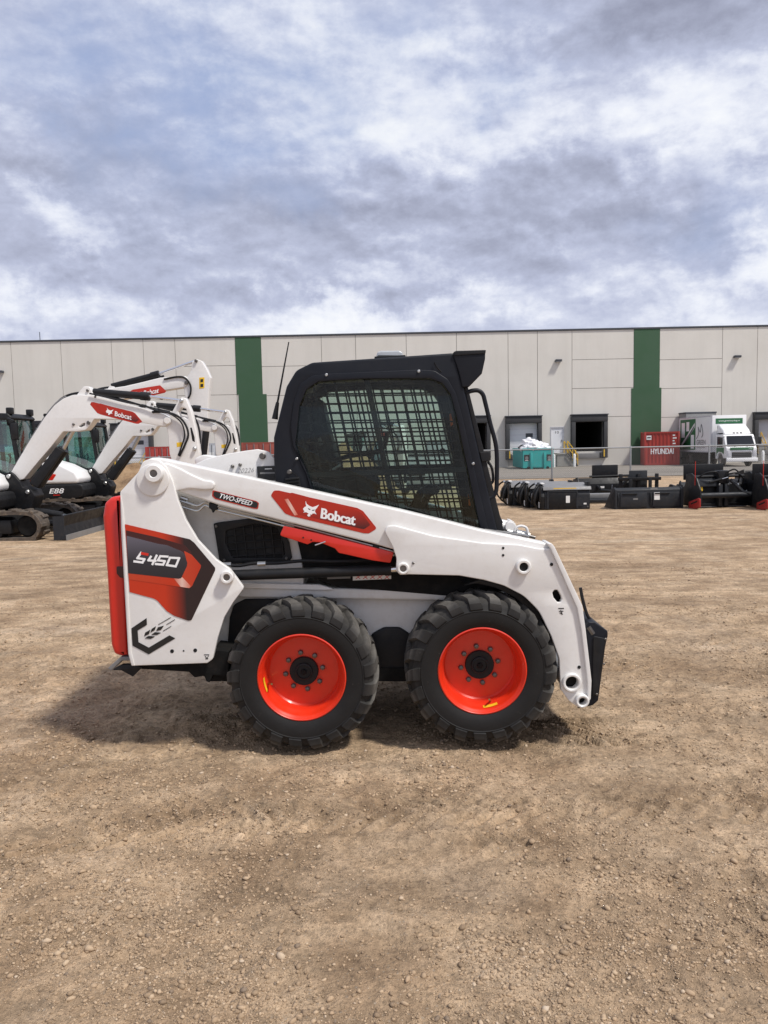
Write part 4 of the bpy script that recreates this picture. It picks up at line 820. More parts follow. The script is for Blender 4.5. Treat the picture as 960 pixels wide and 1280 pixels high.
for px, py in ((698, 451.5), (921, 446.5), (2, 465.5)):
    c = P(px, py, YW); lt = link('wall_lamp', box(c.x-.30, c.x+.22, YW-.42, YW+.001, c.z-.06, c.z+.13, .03), 'cap', WH)
    link('lamp_lens', box(c.x-.26, c.x+.18, YW-.40, YW-.1, c.z-.075, c.z-.062), 'truckgrey', lt)
c = P(50, 424, YW+8); link('roof_aerial', tube(bmesh.new(), [(c.x, YW+8, TOP-.8), (c.x, YW+8, P(50, 415, YW+8).z)], .035, 6), 'cap', WH)
for i, (x0, x1, zt, d) in enumerate(DD):
    zb = .05
    sl_ = link('dock_seal', join(box(x0, x0+.33, YW-.5, YW+.001, zb, zt-.55, .03), box(x1-.33, x1, YW-.5, YW+.001, zb, zt-.55, .03), box(x0, x1, YW-.52, YW+.001, zt-.549, zt, .04)), 'sealpad', WH)
    link('seal_header', box(x0-.04, x1+.04, YW-.6, YW-.0, zt+.002, zt+.09, .02), 'cap', sl_)
    for xx in (x0+.26, x1-.36): link('guide_stripe', box(xx, xx+.1, YW-.512, YW-.501, .15, .75), 'yellow', sl_)
    if d:
        dr = link('dock_door', box(x0+.33, x1-.33, YW+.12, YW+.2, .62, zt-.55), d, WH)
        for k in range(1, 5): link('door_rib', box(x0+.34, x1-.34, YW+.112, YW+.121, .62+(zt-1.17)*k/5, .65+(zt-1.17)*k/5), 'truckgrey', dr)
        xm = (x0+x1)/2; link('door_window', box(xm+.25, xm+.85, YW+.10, YW+.119, zt-1.75, zt-1.4), 'cap', dr)
    else:
        bm = bmesh.new(); a0, a1 = x0+.33, x1-.33
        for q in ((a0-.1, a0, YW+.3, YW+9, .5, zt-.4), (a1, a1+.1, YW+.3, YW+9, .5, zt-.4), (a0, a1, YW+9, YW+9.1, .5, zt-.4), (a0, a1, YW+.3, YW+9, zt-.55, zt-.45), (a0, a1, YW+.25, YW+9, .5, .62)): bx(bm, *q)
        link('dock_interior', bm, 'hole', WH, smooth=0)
    lv = link('dock_leveller', box(x0+.5, x1-.6, YW-.22, YW+.001, .0, .45, .02), 'greymetal', WH)
    for xx in (x0+.2, x1-.55): link('dock_bumper', box(xx, xx+.35, YW-.3, YW+.0005, .02, .5, .02), 'sealpad', lv)
db = link('personnel_door', box(mdx[0], mdx[1], YW+.05, YW+.12, mdz[0], mdz[1]), 'doorwhite', WH)
link('door_frame', join(box(mdx[0]-.07, mdx[0]-.001, YW-.03, YW-.001, mdz[0], mdz[1]), box(mdx[1]+.001, mdx[1]+.07, YW-.03, YW-.001, mdz[0], mdz[1]), box(mdx[0]-.07, mdx[1]+.07, YW-.03, YW-.001, mdz[1]+.001, mdz[1]+.08)), 'truckgrey', db)
xm = sum(mdx)/2; link('door_number', lay_text('10', (xm-.16, YW+.046, mdz[1]-.5), (.32, 0, 0), (0, 0, .2)), 'ink', db, smooth=0); link('door_handle', box(mdx[1]-.16, mdx[1]-.08, YW-.01, YW+.049, mdz[0]+.95, mdz[0]+1.1), 'greymetal', db)
tag(WH, 'long pale grey warehouse with two green stripes and dock doors beyond the yard')
# stairs up to the dock doors, side on to us, with yellow rails
def dock_stairs(pxl, pxr, label, flip=1, zt=None):
    x0, x1 = wx_(pxl), wx_(pxr); zt = zt or mdz[0]-.02; S = thing('dock_stairs', label, 'stairs', ((x0+x1)/2, YW-.7, BZ), group=None, world=True)
    n = 6; plat = x0+(x1-x0)*.5 if flip > 0 else x1-(x1-x0)*.5; bm = bmesh.new()
    a, b = (x0, plat) if flip > 0 else (plat, x1); bx(bm, a, b, YW-1.35, YW-.06, zt-.1, zt, .01)
    link('landing', bm, 'conc', S)
    bm = bmesh.new(); e = x1 if flip > 0 else x0
    for k in range(n):
        f0 = plat+(e-plat)*k/n; f1 = plat+(e-plat)*(k+1)/n; z = zt-(zt-BZ)*(k+1)/(n+1); bx(bm, min(f0, f1)+.002, max(f0, f1), YW-1.35, YW-.06, z-.06, z, .005)
    link('tread', bm, 'conc', S)
    bm = bmesh.new()
    for k in range(9):
        z = BZ+.05+(zt-BZ-.15)*k/9; xe = plat+(e-plat)*(1-(z-BZ)/(zt-BZ)); bx(bm, min(a if flip > 0 else xe, xe), max(xe, b if flip < 0 else xe), YW-1.28, YW-1.25, z, z+.1)
    link('skirt_board', bm, 'conc', S)
    bm = bmesh.new()
    for yy in (YW-1.42, YW-.14):
        for hgt_ in (.5, 1.0):
            pts = [(plat, yy, zt+hgt_), (e, yy, BZ+hgt_)]; tube(bm, pts, .032, 6)
        for q, zz in ((plat, zt), ((plat+e)/2, (zt+BZ)/2), (e, BZ)): tube(bm, [(q, yy, zz-.1), (q, yy, zz+1.0)], .034, 6)
    link('handrail', bm, 'yellow', S)
    bm = bmesh.new(); tube(bm, [(plat, YW-1.45, zt+.02), (e, YW-1.45, BZ+.06)], .05, 6); link('stringer', bm, 'cap', S); return S
dock_stairs(692, 717, 'dock stairs with yellow handrails beside the teal bin')
dock_stairs(940, 962, 'dock stairs with yellow handrails to the right of the box truck', 1, .95)
dock_stairs(176, 200, 'dock stairs with yellow handrails behind the excavator arms', -1, .6)
def bollard(px, Y, label):
    c = G(px, Y); o = link('bollard', lathe(bmesh.new(), [(.11, -.1), (.11, 1.0), (.09, 1.06), (.05, 1.1), (0, 1.11)], (0, 0, 0), 16, 'Z'), 'truckwhite'); o.location = c; tag(o, label, 'bollard', 'white bollards by the dock stairs')
bollard(718, 64.0, 'white bollard at the foot of the stairs by the open dock'); bollard(953, 60, 'white bollard at the right edge beside the box truck'); bollard(692.5, 63.6, 'white bollard between the teal bin and the stairs')
# ================================================================ chain link fence
YF = 43.0
zr = P(690, 561.3, YF).z; FN = thing('chain_link_fence', 'galvanised chain link fence running across the yard', 'fence', (0, YF, gz(YF)), world=True)
fx = [XY(p, YF) for p in range(-388, 1371, 98)]; fx = [f+0 for f in fx]
for i, x in enumerate(fx):
    q = link('post', lathe(bmesh.new(), [(.052, gz(YF)-.1), (.052, zr+.05), (.03, zr+.08), (0, zr+.085)], (x, YF, 0), 10, 'Z'), 'galv', FN)
link('top_rail', tube(bmesh.new(), [(fx[0], YF, zr), (fx[-1], YF, zr)], .038, 8), 'galv', FN)
bm = bmesh.new(); bm.faces.new([bm.verts.new(p) for p in ((fx[0], YF-.055, gz(YF)), (fx[-1], YF-.055, gz(YF)), (fx[-1], YF-.055, zr-.0), (fx[0], YF-.055, zr-.0))])
link('wire_mesh', bm, 'chain', FN, smooth=0)
# ================================================================ shipping containers
def container(px, Y, w, dep, h, rz, mat, label, doors=True, words=None, z=None):
    c = G(px, Y); z = -.6 if z is None else z; S = thing('shipping_container', label, 'container', (c.x, c.y, z), rz)
    bm = bmesh.new(); n = int(w/.14); zz = [.16, h-.12]
    def corr(p0, p1, nrm, cnt):
        p0, p1, nrm = Vector(p0), Vector(p1), Vector(nrm); prev = None
        for k in range(cnt*4+1):
            d = (0, 0, 1, 1)[k % 4]; q = p0+(p1-p0)*(k/(cnt*4))-nrm*.035*d; cur = (bm.verts.new((q.x, q.y, zz[0])), bm.verts.new((q.x, q.y, zz[1])))
            if prev: bm.faces.new((prev[0], cur[0], cur[1], prev[1]))
            prev = cur
    corr((-w/2+.1, .03, 0), (w/2-.1, .03, 0), (0, -1, 0), max(5, n//2)); corr((-w/2+.02, .1, 0), (-w/2+.02, dep-.1, 0), (-1, 0, 0), int(dep/.28)); corr((w/2-.02, .1, 0), (w/2-.02, dep-.1, 0), (1, 0, 0), int(dep/.28)); corr((-w/2+.1, dep-.03, 0), (w/2-.1, dep-.03, 0), (0, 1, 0), max(5, n//2))
    link('wall', bm, mat, S, smooth=0)
    link('roof', box(-w/2+.02, w/2-.02, .02, dep-.02, h-.14, h-.03), mat, S)
    fr = join(*[box(sx*(w/2-.07)-.07, sx*(w/2-.07)+.07, y0, y0+.14, .0, h-.001, .01) for sx in (-1, 1) for y0 in (0, dep-.14)], box(-w/2+.141, w/2-.141, .002, .1, .02, .17), box(-w/2+.141, w/2-.141, .002, .1, h-.14, h-.002), box(-w/2+.004, -w/2+.1, .141, dep-.141, .02, .17), box(w/2-.1, w/2-.004, .141, dep-.141, .02, .17))
    link('corner_frame', fr, mat, S)
    if doors:
        for s in (-1, 1):
            d = link('door', box(min(s*.02, s*(w/2-.15)), max(s*.02, s*(w/2-.15)), -.01, .018, .18, h-.15, .01), mat, S)
            for f in (.3, .75):
                x = s*(w/2-.15)*f; link('locking_bar', tube(bmesh.new(), [(x, -.04, .12), (x, -.04, h-.1)], .026, 6), 'galv', d)
    return S
hy = container(827, 63.0, 2.75, 2.6, 2.72, math.radians(-12), 'cred', 'red shipping container with large white lettering beside the box truck', doors=False)
link('lettering', lay_text('HYUNDAI', (-.85, -.012, .90), (1.75, 0, .0), (0, 0, .46), fat=.008), 'wink', hy, smooth=0)
em = link('emblem_panel', box(-1.2, -.82, -.011, .0, 2.08, 2.42), 'wlabel', hy); link('emblem_mark', box(-1.15, -.87, -.013, -.0115, 2.2, 2.3), 'ink', em)
for k, wd in enumerate((.18, .3, .14, .22)): link('container_code', box(.82, .82+wd, -.011, .0, 2.36-k*.22, 2.46-k*.22), 'wlabel', hy)
container(200, 60, 2.1, 2.4, 2.35, 0, 'cred', 'dark red shipping container seen between the arms of the excavators')
container(325, 56, 2.6, 2.6, 2.5, math.radians(-6), 'cbrown', 'rust red shipping container just left of the loader cab')
ct = container(271, 55, 2.0, 2.4, 2.5, 0, 'cgrey', 'pale grey shipping container behind the end of an excavator arm')
link('warning_panel', box(-.72, -.42, -.03, -.02, .55, .95), 'ylabel', ct); link('notice', box(-.6, -.15, -.03, -.02, 1.3, 1.85), 'wlabel', ct); link('notice', box(.3, .55, -.03, -.02, 1.5, 1.9), 'wlabel', ct)
# ================================================================ teal bin with bags
YD = 60.5; c = G(659+13.5, YD); w_, h_, l_ = 2.32, 1.62, 4.6
BN = thing('roll_off_bin', 'teal roll off waste bin heaped with white bags by the dock', 'bin', (c.x, YD, -.6))
link('floor', box(-w_/2, w_/2, 0, l_, .08, .16), 'teal', BN)
link('wall', join(box(-w_/2, -w_/2+.06, .061, l_, .161, h_-.1), box(w_/2-.06, w_/2, .061, l_, .161, h_-.1), box(-w_/2, w_/2, 0, .06, .161, h_-.1), box(-w_/2+.061, w_/2-.061, l_-.06, l_, .161, h_-.1)), 'teal', BN)
link('rim', join(box(-w_/2-.06, -w_/2+.07, -.05, l_, h_-.099, h_, .015), box(w_/2-.07, w_/2+.06, -.05, l_, h_-.099, h_, .015), box(-w_/2+.071, w_/2-.071, -.052, .08, h_-.099, h_-.002, .015)), 'teal', BN)
link('side_rib', join(*[box(s*(w_/2+.045)-.043, s*(w_/2+.045)+.043, .12+k*.5, .26+k*.5, .1, h_-.1, .01) for k in range(9) for s in (-1, 1)]), 'teal', BN)
link('front_rail', join(*[box(x-.09, x+.09, -.14, -.002, .0, h_-.35, .015) for x in (-.52, .52)], box(-.42, .42, -.03, -.001, .16, h_-.3)), 'teal', BN)
link('wheel', join(*[disc(bmesh.new(), (x, 0, .1), .1, -.14+.001, -.02, .01, 16) for x in (-.75, .75)]), 'dark', BN)
for x in (-1.08, .68):
    lb = link('label_panel', box(x, x+.42, -.012, -.001, .62, 1.12), 'ink', BN); link('label_mark', disc(bmesh.new(), (x+.21, 0, .86), .14, -.017, -.0125, .001, 16), 'greymetal', lb)
    link('label_line', box(x+.08, x+.34, -.016, -.0125, .66, .70), 'wlabel', lb)
bags = [(-.85, .5, .42, .02, 'white'), (-.35, .45, .52, .15, 'white'), (.25, .5, .40, .0, 'white'), (.75, .5, .36, -.05, 'white'), (-.55, 1.2, .55, .42, 'white'), (.1, 1.25, .5, .25, 'white'), (.7, 1.3, .42, .12, 'white'), (-.2, 2.0, .55, .35, 'white'), (.5, 2.1, .45, .2, 'white'), (-1.0, 1.0, .3, .12, 'black')]
blabel = ['white bag at the front left corner of the teal bin', 'plump white bag at the middle of the front rim of the teal bin', 'white bag right of the middle on the front rim of the teal bin', 'white bag at the front right corner of the teal bin', 'white bag on top of the heap in the teal bin', 'white bag right behind the middle front bag of the teal bin', 'low white bag behind the right corner bag of the teal bin', 'white bag at the far back of the heap in the teal bin', 'white bag at the back right of the heap in the teal bin', 'black bag poking from the left side of the teal bin']
for (x, y, r, dz, kd), lbl in zip(bags, blabel):
    bm = bmesh.new(); bmesh.ops.create_icosphere(bm, subdivisions=3, radius=r)
    sd = random.randint(0, 999)
    for v in bm.verts:
        n = v.co.normalized(); k = 1+.18*math.sin(n.x*6+sd)*math.cos(n.z*5+sd*.7)+.10*math.sin(n.y*13+n.z*11+sd); v.co = Vector((v.co.x*1.1, v.co.y, v.co.z*.82))*k
    o = link('rubbish_bag', bm, 'bag' if kd == 'white' else 'sealpad'); o.location = (c.x+x, YD+y, -.6+h_+dz-.08); tag(o, lbl, 'bag', 'bags heaped in the teal bin')
# ================================================================ box truck
c = G(926.5, 56.6); TK = thing('box_truck', 'white box truck with green cab panels parked at the dock', 'truck', (c.x, 56.6, -.6))
bw, bz0, bz1 = 2.62, 1.05, 3.82; by0, by1 = 2.15, 8.6
BX = link('cargo_box', box(-bw/2, bw/2, by0, by1, bz0, bz1, .03), 'truckwhite', TK)
link('box_trim', join(*[box(-bw/2-.02, -bw/2+.03, by0+.02, by1, z, z+.09) for z in (bz0-.02, bz1-.08)], box(-bw/2-.025, -bw/2+.05, by0-.02, by0+.12, bz0, bz1+.01), box(-bw/2-.02, -bw/2+.03, by1-.1, by1+.02, bz0, bz1)), 'truckgrey', BX)
link('side_sheet', box(-bw/2-.012, -bw/2-.001, by0+.35, by1-.15, bz0+.12, bz1-.12), 'truckwhite', BX)
sx0 = -bw/2-.018
gs = link('side_graphic', box(sx0, sx0+.005, by0+3.0, by1-.3, bz0+.16, bz1-.16), 'green', BX)
def side_strip(pts, mat='wink'):
    bm = bmesh.new(); bm.faces.new([bm.verts.new((sx0-.004, y, z)) for y, z in pts]); link('graphic_band', bm, mat, gs, smooth=0)
side_strip([(8.2, 1.55), (7.9, 1.3), (5.3, 3.0), (5.3, 3.35)]); side_strip([(8.0, 2.2), (7.3, 2.2), (7.3, 3.4), (8.0, 3.4)]); side_strip([(7.0, 2.7), (6.4, 2.7), (6.4, 3.45), (7.0, 3.45)]); side_strip([(6.05, 1.3), (5.4, 1.3), (5.4, 2.4), (6.05, 2.4)])
side_strip([(7.85, 1.5), (7.75, 1.38), (5.4, 3.0), (5.4, 3.15)], 'green')
bm = bmesh.new(); tube(bm, smooth_path([(sx0-.002, y, z) for y, z in ((4.9, 2.1), (4.5, 2.5), (4.6, 3.0), (4.2, 2.6), (4.0, 3.2), (3.7, 2.5), (3.9, 2.2))]), .035, 5)
link('leaf_sketch', bm, 'greymetal', gs); link('side_lettering', lay_text('GREEN', (sx0-.003, 4.9, 1.62), (0, -1.7, 0), (0, 0, .38), bold=.01), 'greymetal', gs, smooth=0); link('side_lettering', lay_text('moving boxes', (sx0-.003, 4.85, 1.32), (0, -1.6, 0), (0, 0, .16)), 'greymetal', gs, smooth=0)
fs = link('front_sign', box(-1.02, 1.02, by0-.014, by0-.001, 3.18, 3.58), 'green', BX); link('sign_lettering', lay_text('www.greenmoving.ca', (-.8, by0-.018, 3.31), (1.6, 0, 0), (0, 0, .15)), 'wink', fs, smooth=0)
# cab in local x/y/z
CB = thing
def sideplate(pts, x0, x1, bev=.03, mat='truckwhite', name='part', parent=TK):   # outline (y, z) extruded across x
    me = curve_mesh([rnd(pts, .06)], abs(x1-x0)/2, bev); me.transform(Matrix(((0, 0, 1, (x0+x1)/2), (1, 0, 0, 0), (0, 1, 0, 0), (0, 0, 0, 1)))); return link(name, me, mat, parent)
cabb = sideplate([(.05, .62), (.0, .75), (.02, 1.35), (.12, 1.45), (.5, 2.25), (.62, 2.35), (1.9, 2.35), (1.9, .55), (1.55, .55), (1.5, .85), (1.2, 1.0), (.85, .95), (.55, .6)], -1.12, 1.12, .05, 'truckwhite', 'cab')
sideplate([(.66, 2.36), (1.0, 2.75), (1.6, 3.1), (1.98, 3.14), (1.98, 2.36)], -1.0, 1.0, .12, 'truckwhite', 'wind_deflector', TK)
bm = bmesh.new(); bm.faces.new([bm.verts.new(p) for p in ((-1.0, .125, 1.50), (1.0, .125, 1.50), (.92, .475, 2.24), (-.92, .475, 2.24))]); r = bmesh.ops.extrude_face_region(bm, geom=bm.faces[:]); bmesh.ops.translate(bm, verts=[v for v in r['geom'] if isinstance(v, bmesh.types.BMVert)], vec=(0, -.02, .008)); ws = link('windscreen', bm, 'truckglass', cabb)
for x in (-.5, .4): link('wiper', tube(bmesh.new(), [(x, .09, 1.48), (x+.5, .16, 1.63)], .014, 5), 'ink', ws)
link('cab_graphic', box(-.85, .85, -.035, -.0, 1.2, 1.40, .02), 'green', cabb); link('cab_lettering', lay_text('NQR', (.5, -.037, 1.27), (.28, 0, 0), (0, 0, .08)), 'wink', cabb, smooth=0)
link('chrome_bar', box(-.72, .72, -.055, -.002, 1.06, 1.14, .02), 'chrome', cabb)
sideplate([(-.045, .64), (-.045, 1.02), (0, 1.04), (.03, .64)], -.72, .72, .01, 'ink', 'grille', cabb)
for k in range(2): link('grille_slat', box(-.68, .68, -.058, -.046, .74+k*.15, .755+k*.15), 'greymetal', cabb)
for s in (-1, 1):
    link('headlight', box(s*.94-.14, s*.94+.14, -.045, .02, .72, 1.2, .04), 'truckgrey', cabb)
    sideplate([(1.15, 1.45), (.62, 1.45), (.66, 2.15), (1.6, 2.2), (1.6, 1.45)], s*1.125-.004, s*1.125+.004, .001, 'truckglass', 'side_window', cabb)
    d = sideplate([(1.7, .62), (1.62, .95), (1.3, 1.1), (.75, 1.05), (.42, .9), (.40, 1.4), (1.7, 1.4)], s*1.123-.006, s*1.123+.006, .001, 'green', 'door_panel', cabb)
    link('mirror', box(s*1.42-.12, s*1.42+.12, .18, .32, 1.6, 2.15, .04), 'ink', cabb); link('mirror_arm', tube(bmesh.new(), [(s*1.05, .4, 2.2), (s*1.42, .25, 2.1)], .02, 6), 'ink', cabb)
link('bumper', box(-1.14, 1.14, -.16, .05, .36, .64, .05), 'truckwhite', TK)
link('roof_marker', join(*[box(x-.09, x+.09, .72, .86, 2.40, 2.52, .02) for x in (-.26, 0, .26)]), 'greymetal', TK)
link('chassis', box(-.45, .45, .3, 8.5, .55, .8), 'dark', TK); link('side_skirt', join(*[box(s*1.2-.03, s*1.2+.03, 3.2, 5.8, .35, 1.0) for s in (-1, 1)], box(-1.2, 1.2, by0, 8.5, .95, 1.04)), 'dark', TK); link('cross_bumper', box(-1.2, 1.2, 8.4, 8.5, .4, .6), 'dark', TK)
for y in (1.05, 7.0):
    for s in (-1, 1):
        t_ = link('wheel', lathe(bmesh.new(), [(.2, .13*s), (.4, .13*s), (.45, .08*s), (.45, -.10*s), (.4, -.14*s), (.2, -.14*s)], (s*.98, y, .44), 28, 'X'), 'tyre', TK); link('rim', lathe(bmesh.new(), [(.25, .135*s), (.22, .10*s), (.1, .06*s), (.08, .14*s), (0, .14*s)], (s*.98, y, .44), 20, 'X'), 'steel', t_)
# trailer standing behind the truck
c2 = P(876, 540, 62.5); TR = thing('cargo_trailer', 'dark roofed trailer just showing behind the box truck', 'trailer', (c2.x+.75, 64.3, -.6))
link('box_body', box(-1.25, 1.25, 0, 1.6, 1.0, P(876, 516.6, 64.3).z+.6, .03), 'greymetal', TR); zt_ = P(876, 516.6, 64.3).z+.6; link('roof_edge', box(-1.28, 1.28, -.03, 1.6, zt_+.001, zt_+.12, .02), 'cap', TR); link('undercarriage', box(-1.0, 1.0, .1, 1.5, 0, .99), 'dark', TR)
# ================================================================ excavators
def excavator(label):
    E = thing('mini_excavator', label, 'excavator', (0, 0, 0)); K = 16.1/F_
    T = lambda q: ((q[0]-12)*K, (670-q[1])*K)
    def sp(pts, y0, y1, r=2, bev=.015, holes=()): return plate([rnd([(*T(p), p[2]*K) if len(p) > 2 else T(p) for p in pts], r*K, 3)]+[rnd([T(p) for p in h], 1*K, 3) for h in holes], y0, y1, bev)
    def pt(q, y): x, z = T(q); return Vector((x, y, z))
    BO = [(14, 598, 3), (15, 590, 3), (40, 552), (60, 524, 20), (73, 509.5, 15), (84, 501.5, 15), (97, 497, 15), (120, 498), (150, 506), (185, 516), (207, 523), (215, 528, 6), (214, 535, 6), (207, 538), (195, 536), (170, 531), (150, 528.5), (121, 527), (116, 534, 3), (110, 540.5, 4), (98, 542, 4), (82, 541.5, 4), (66, 560, 10), (50, 577), (30, 599), (22, 601)]
    b = link('boom', sp(BO, -.15, .15, 2, .012, holes=[[(101, 536), (107, 532), (110, 531.5), (109, 535), (104, 537)]]), 'white', E)
    for q, r in (((95.5, 533), .028), ((114, 531.5), .04)): link('boom_pin', disc(bmesh.new(), pt(q, 0), r, -.17, -.14, .008, 16), 'bolt', b)
    bobcat_decal_small(b, lambda q: (117+(q[0]-338.4)*.475, 505.5+(q[1]-611.5)*.475*.97+ (q[0]-338.4)*.475*.055), -.152)
    link('boom_lug', sp([(99, 498), (109, 487, 3), (116, 487, 3), (122, 500), (112, 503)], -.1, .1, 2), 'white', b)
    link('lug_pin', disc(bmesh.new(), pt((114, 492), 0), .03, -.13, -.1, .008, 14), 'bolt', b)
    c = link('arm_cylinder', tube(bmesh.new(), [pt((119, 493.5), 0), pt((187, 500.5), 0)], .075, 16), 'satin', E); link('cylinder_head', tube(bmesh.new(), [pt((177, 499.5), 0), pt((188, 500.6), 0)], .088, 16), 'satin', c)
    link('cylinder_rod', tube(bmesh.new(), [pt((187, 500.5), 0), pt((229, 507), 0)], .035, 12), 'chrome', c)
    AR = [(225, 506, 3), (229, 502.5, 3), (234, 504, 3), (240, 520, 6), (245, 545), (248, 572), (247, 600), (238, 652), (230, 652), (222, 610), (211, 572), (210, 545), (207, 533, 4), (213, 526, 4)]
    hol = [[(224, 520), (228, 515), (234, 517), (236, 530), (231, 527), (226, 528)]]
    a = link('dipper_arm', sp(AR, -.11, .11, 2, .015, holes=hol), 'white', E)
    for q, r in (((229, 507), .04), ((211, 531), .075), ((243, 566), .04)): link('arm_pin', disc(bmesh.new(), pt(q, 0), r, -.18, -.1, .015, 18), 'steel' if r < .07 else 'white', a); 
    link('arm_slot_shade', sp([(238, 540), (240, 540), (243, 552), (243, 558), (240, 556)], -.1125, -.108, .5, .0005), 'hole', a)  # black sliver on the surface paints the shade of a slot
    link('warning_label', sp([(220.5, 558), (227.5, 557.5), (227.5, 563), (220.5, 563.5)], -.1125, -.109, .2, .0005), 'ylabel', a)
    for pts, y in (([(193, 520), (212, 521), (226, 527), (234, 538), (236, 550), (231, 562), (224, 575)], -.17), ([(232, 520), (242, 530), (246, 545), (246, 560)], .13), ([(40, 548), (62, 519), (80, 500), (105, 494), (140, 500), (180, 512), (212, 520)], .0)):
        link('hydraulic_hose', tube(bmesh.new(), smooth_path([pt(q, y) for q in pts]), .022, 8), 'satin', a if y else b)
    for q in ((60, 521), (30, 566), (180, 512), (196, 518)): link('hose_clamp', tube(bmesh.new(), [pt(q, -.12), pt(q, .12)], .035, 8), 'satin', b)
    link('steel_pipe', tube(bmesh.new(), smooth_path([pt(q, .06) for q in ((20, 580), (40, 549.5), (60, 521.5), (74, 506), (86, 498.5), (100, 494.5))]), .018, 8), 'greymetal', b)
    link('hydraulic_hose', tube(bmesh.new(), smooth_path([pt(q, -.19) for q in ((118, 496), (135, 500), (160, 507), (182, 512), (200, 519), (214, 522), (228, 533), (232, 548), (228, 562), (223, 574))]), .016, 8), 'satin', a)
    link('boom_grease_pin', disc(bmesh.new(), pt((124, 500), 0), .022, -.17, -.14, .006, 12), 'bolt', b)
    link('steel_pipe', tube(bmesh.new(), smooth_path([pt(q, -.06) for q in ((20, 580), (40, 549.5), (60, 521.5), (74, 506), (86, 498.5))]), .022, 8), 'greymetal', b)
    bk = link('bucket', sp([(226, 640, 2), (240, 645, 3), (232, 664, 8), (215, 671, 8), (198, 667), (199, 664), (214, 666, 8), (226, 658)], -.3, .3, 1), 'attblack', E)
    link('bucket_cylinder', tube(bmesh.new(), [pt((243, 566), 0), pt((246, 640), 0)], .06, 12), 'satin', a)
    lc = link('boom_cylinder', tube(bmesh.new(), [pt((40, 607), 0), pt((78, 563), 0)], .115, 16), 'satin', E)
    link('cylinder_guard', sp([(36, 604), (72, 560), (81, 566), (46, 611)], -.14, .14, 1, .01), 'satin', lc); link('cylinder_rod', tube(bmesh.new(), [pt((76, 565), 0), pt((95.5, 533), 0)], .045, 12), 'steel', lc)
    sw = link('swing_post', sp([(8, 602), (9, 593, 4), (15, 589, 4), (20, 593, 4), (27, 602), (30, 609), (40, 612, 3), (45, 620, 4), (40, 634), (36, 642), (17, 641), (19, 622), (7, 612)], -.22, .22, 2), 'attblack', E)
    for q, r in (((14, 595), .045), ((36, 615), .045)): link('post_pin', disc(bmesh.new(), pt(q, 0), r, -.25, -.21, .01, 16), 'steel', sw)
    # undercarriage
    def trackloop(y0, y1):
        bm = bmesh.new(); x0, x1, z0, z1 = -2.05, .72, .0, .58; r = (z1-z0)/2; pth = []
        for k in range(13): t = -math.pi/2+math.pi*k/12; pth.append((x1+r*math.cos(t)*1.05, r+r*math.sin(t)))
        for k in range(1, 20): pth.append((x1+(x0-x1)*k/20, z1+.015*math.sin(k*.9)))
        for k in range(13): t = math.pi/2+math.pi*k/12; pth.append((x0+r*math.cos(t)*1.05, r+r*math.sin(t)))
        for k in range(1, 24): pth.append((x0+(x1-x0)*k/24, z0))
        n = len(pth); cx_, cz_ = (x0+x1)/2, r; vs = []
        for i, (x, z) in enumerate(pth):
            kx = min(max(x, x0), x1); nx_, nz_ = x-kx, z-r; l = math.hypot(nx_, nz_) or 1; nx_, nz_ = nx_/l, nz_/l
            if abs(x-kx) < 1e-6: nx_, nz_ = 0, (1 if z > r else -1)
            vs.append([bm.verts.new(p) for p in ((x, y0, z), (x, y1, z), (x-nx_*.07, y1, z-nz_*.07), (x-nx_*.07, y0, z-nz_*.07))])
        for i in range(n):
            p, q = vs[i], vs[(i+1) % n]
            for k in range(4): bm.faces.new((p[k], q[k], q[(k+1) % 4], p[(k+1) % 4]))
        L_ = [0]
        for i in range(n): L_.append(L_[-1]+math.hypot(pth[(i+1) % n][0]-pth[i][0], pth[(i+1) % n][1]-pth[i][1]))
        m_ = 46
        for k in range(m_):
            s = L_[-1]*k/m_; i = max(j for j in range(n) if L_[j] <= s); f = (s-L_[i])/(L_[i+1]-L_[i]+1e-9); p, q = Vector(pth[i]), Vector(pth[(i+1) % n]); c = p+(q-p)*f; d = (q-p).normalized(); nn = Vector((d.y, -d.x))
            yy0, yy1 = (y0, y0+(y1-y0)*.56) if k % 2 else (y0+(y1-y0)*.44, y1)
            qd = [c-d*.045, c+d*.045, c+d*.03+nn*.032, c-d*.03+nn*.032]; a = [bm.verts.new((u.x, yy0-.006, u.y)) for u in qd]; b_ = [bm.verts.new((u.x, yy1+.006, u.y)) for u in qd]
            bm.faces.new(a); bm.faces.new(b_[::-1])
            for j in range(4): bm.faces.new((a[j], b_[j], b_[(j+1) % 4], a[(j+1) % 4]))
        return bm
    for y0, y1 in ((-1.12, -.70), (.70, 1.12)):
        tr = link('rubber_track', trackloop(y0, y1), 'trackrub', E)
        link('track_frame', box(-1.75, .42, y0+.06, y1-.04, .14, .42, .03), 'satin', tr)
        for x in (-2.05, .72): link('track_wheel', disc(bmesh.new(), (x, 0, .29), .215, y0+.1, y1-.1, .03, 24), 'dark', tr)
        for x in (-1.5, -.95, -.4, .15): link('track_roller', disc(bmesh.new(), (x, 0, .14), .08, y0+.05, y1-.05, .01, 16), 'dark', tr)
    link('undercarriage', box(-1.5, .3, -.69, .69, .2, .46, .05), 'dark', E)
    bl = plate([rnd([(1.36, .03), (1.52, .0), (1.50, .10), (1.44, .28), (1.50, .50), (1.44, .50), (1.37, .28)], .03)], -1.15, 1.15, .006)
    bd = link('dozer_blade', bl, 'attblack', E); link('blade_edge', box(1.515, 1.535, -1.15, 1.15, -.02, .11), 'greymetal', bd); link('blade_end', box(1.28, 1.50, -1.158, -1.152, .02, .48), 'charcoal', bd); link('blade_end', box(1.28, 1.50, 1.152, 1.158, .02, .48), 'charcoal', bd)
